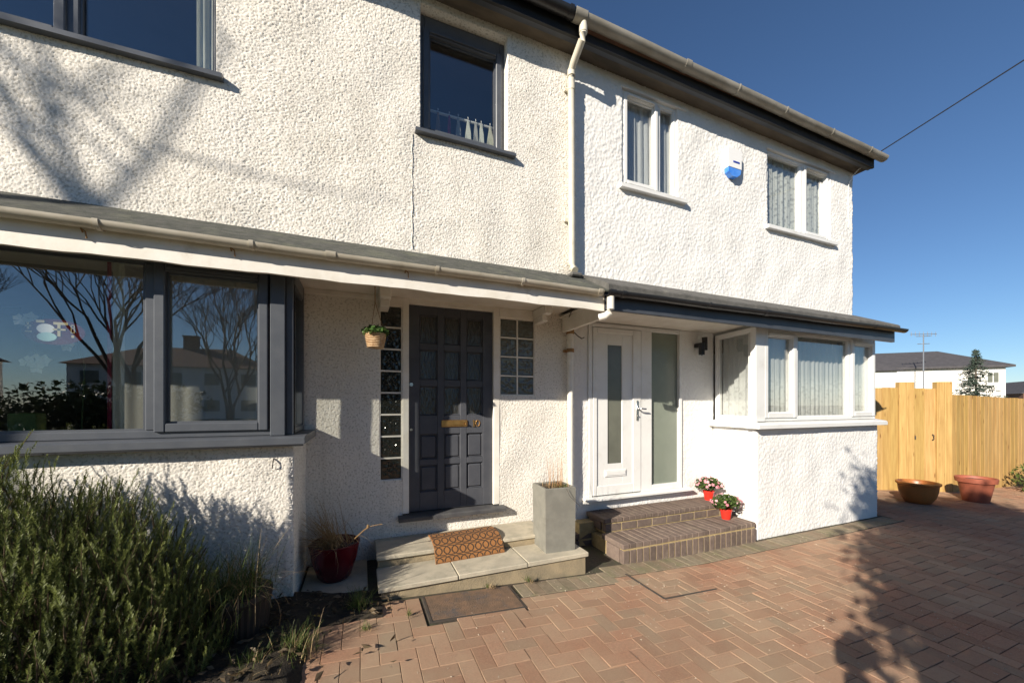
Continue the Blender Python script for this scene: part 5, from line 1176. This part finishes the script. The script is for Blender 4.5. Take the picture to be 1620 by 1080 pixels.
def limb_tree():
    t = thing('bare_tree', (-8.6, -4.3, .2), 'bare forked tree throwing branch shadows on the upper white wall', 'tree'); m = MB(); r = random.Random(4)
    off = Vector((1.85, 1, -.95))*-3.6
    def W(px, py):
        u = (px-CX)/F; s_, c_ = math.sin(YAW), math.cos(YAW); k = (YU+D)/(c_-u*s_); return Vector(((s_+u*c_)*k, YU, HC+(HY-py)/F*k)) + off
    fork = W(150, 345)
    m.tube([(-8.6, -4.3, .1), (-8.5, -4.2, 3.0), fork], [.16, .13, .085], 9)
    for L, r0 in (([(115, 322), (60, 240), (0, 150), (-80, 40)], .042), ([(138, 318), (100, 235), (88, 170), (70, 90), (60, -40)], .036), ([(178, 308), (235, 250), (285, 175), (360, 60)], .032)):
        pts = [fork] + [W(*q) + SUN*(.25*k) for k, q in enumerate(L)]; m.tube(pts, [r0*(1-.16*k) for k in range(len(pts))], 7)
        for k in range(1, len(pts)-1):
            for j in range(2):
                d = Vector((r.gauss(0, .5), r.gauss(0, .5), r.uniform(.3, 1.0))).normalized(); p = pts[k].lerp(pts[k+1], r.random()); m.tube([p, p+d*.5, p+d*1.0+Vector((r.gauss(0, .15), 0, .1))], [.012, .008, .004], 5)
    m.build('limbs', 'bark', t, fix=False)
limb_tree()
def evergreen(loc, seed, h0, h1, Rm, label, ncl):
    t = thing('evergreen_tree', loc, label, 'tree'); r = np.random.default_rng(seed); P = []
    x, y, z = loc; m = MB(); m.tube([(x, y, z), (x+.1, y, h1*.3), (x, y+.1, h1*.65), (x, y, h1*.97)], [.16, .13, .09, .03], 8)
    cl = []; mid, half = (h0+h1)/2, (h1-h0)/2
    for k in range(ncl):
        h_ = r.uniform(h0, h1); a = r.uniform(0, 6.28); R_ = Rm*max(.05, 1-(abs(h_-mid)/half)**5)**.5; rr = R_*math.sqrt(r.uniform(.02, 1)); c = np.array((x+rr*math.cos(a), y+rr*math.sin(a), h_)); cl.append(c)
        m.tube([(x, y, h_*.85), tuple(c)], [.03, .008], 5, False)
    m.build('trunk', 'bark', t, fix=False)
    for c in cl: P.append(c + r.normal(0, 1, (300, 3))*np.array((.15, .15, .14)))
    V, Fc, T = leaf_cloud(np.concatenate(P), .085, seed, .65, .1); raw('crown', V, Fc, 'evergreen', t, tint=T)
evergreen((-.2, -5.62, .2), 14, 1.15, 4.6, 1.22, 'dense dark evergreen tree whose shadow tip touches the white bay', 230)
evergreen((-.4, -7.45, .2), 15, 1.0, 5.25, 1.3, 'taller dense evergreen tree shading the far right of the driveway', 150)
def street_house(loc, w, d, he, hr, label, chim, seed, rot=0):
    t = thing('street_house', loc, label, 'house'); T = Matrix.Translation(loc) @ Matrix.Rotation(R(rot), 4, 'Z')
    m = MB(T); m.box(-w/2, w/2, -d/2, d/2, -.2, he); m.build('wall', 'farwhite', t)
    m = MB(T); o_ = .4; m.add([(-w/2-o_, -d/2-o_, he), (w/2+o_, -d/2-o_, he), (w/2+o_, d/2+o_, he), (-w/2-o_, d/2+o_, he), (-w/2+d/2, 0, hr), (w/2-d/2, 0, hr)], [(0,1,5,4), (1,2,5), (2,3,4,5), (3,0,4), (3,2,1,0)]); rf = m.build('roof', 'tile', t)
    for c in chim: m = MB(T); m.box(c-.6, c+.6, -.35, .35, hr-1.0, hr+1.1); m.box(c-.68, c+.68, -.43, .43, hr+1.1005, hr+1.25); m.build('chimney', 'farbrick', rf)
    for k in range(int(w/3)):
        for z in (.9, 3.5):
            x_ = -w/2+1.5+k*3; m = MB(T); m.box(x_-.7, x_+.7, d/2+.001, d/2+.05, z, z+1.3); wn_ = m.build('window', 'upvc', t); m = MB(T); m.box(x_-.62, x_+.62, d/2+.051, d/2+.06, z+.08, z+1.22); m.build('pane', 'frosted_dark', wn_)
street_house((-16.5, -47, .0), 15, 8, 5.3, 7.6, 'wide house opposite with one central chimney, seen in the casement reflection', (0,), 1)
street_house((-34, -38, .0), 14, 8, 5.3, 8.0, 'house further along the street seen in the big dark pane', (-2, 4), 2, -15)
shrub('street_hedge', (-13, -24, 1.2), np.array((5.0, 1.5, 1.6)), 6000, .25, 84, 'long dark hedge across the street reflected low in the dark bay', 'evergreen', 'hedge')
# unseen tripod and camera added in the photographer's place for the forked shadow
cb = Vector((-.10, -3.86, .25)); t = thing('stand_in_tripod', cb, 'photographer\'s tripod and camera throwing the forked shadow on the paving', 'tripod')
m = MB(); m.box(-.20, -.03, -3.93, -3.80, 1.56, 1.70, .01); m.box(-.15, -.07, -3.92, -3.82, 1.70, 1.745, .01); m.build('camera_body', 'black', t)
m = MB(); m.tube([(cb.x, cb.y, 1.0), (cb.x, cb.y, 1.56)], .028, 10); m.tube([(cb.x, cb.y, 1.35), (cb.x, cb.y, 1.5)], .06, 10); m.build('column', 'black', t, smooth=True)
for a in (.6, 2.7, 4.8): m = MB(); m.tube([(cb.x, cb.y, 1.32), (cb.x+.45*math.cos(a), cb.y+.45*math.sin(a), .22)], [.032, .018], 8); m.build('leg', 'black', t, smooth=True)
m = MB(); m.tube([(-.03, -3.86, 1.60), (.03, -3.95, 1.50), (.05, -4.05, 1.30), (.03, -4.1, 1.05), (-.03, -4.05, .85)], .022, 8); m.build('strap', 'black', t, smooth=True)  # bent to throw the curved shadow of a raised arm
shrub('shade_shrub', (-2.55, -2.1, .60), np.array((.70, .5, .50)), 7000, .06, 85, 'dense unseen shrub added towards the street to shade the lower rosemary', 'leaf')  # out of view, added to keep sun off the rosemary's lower front
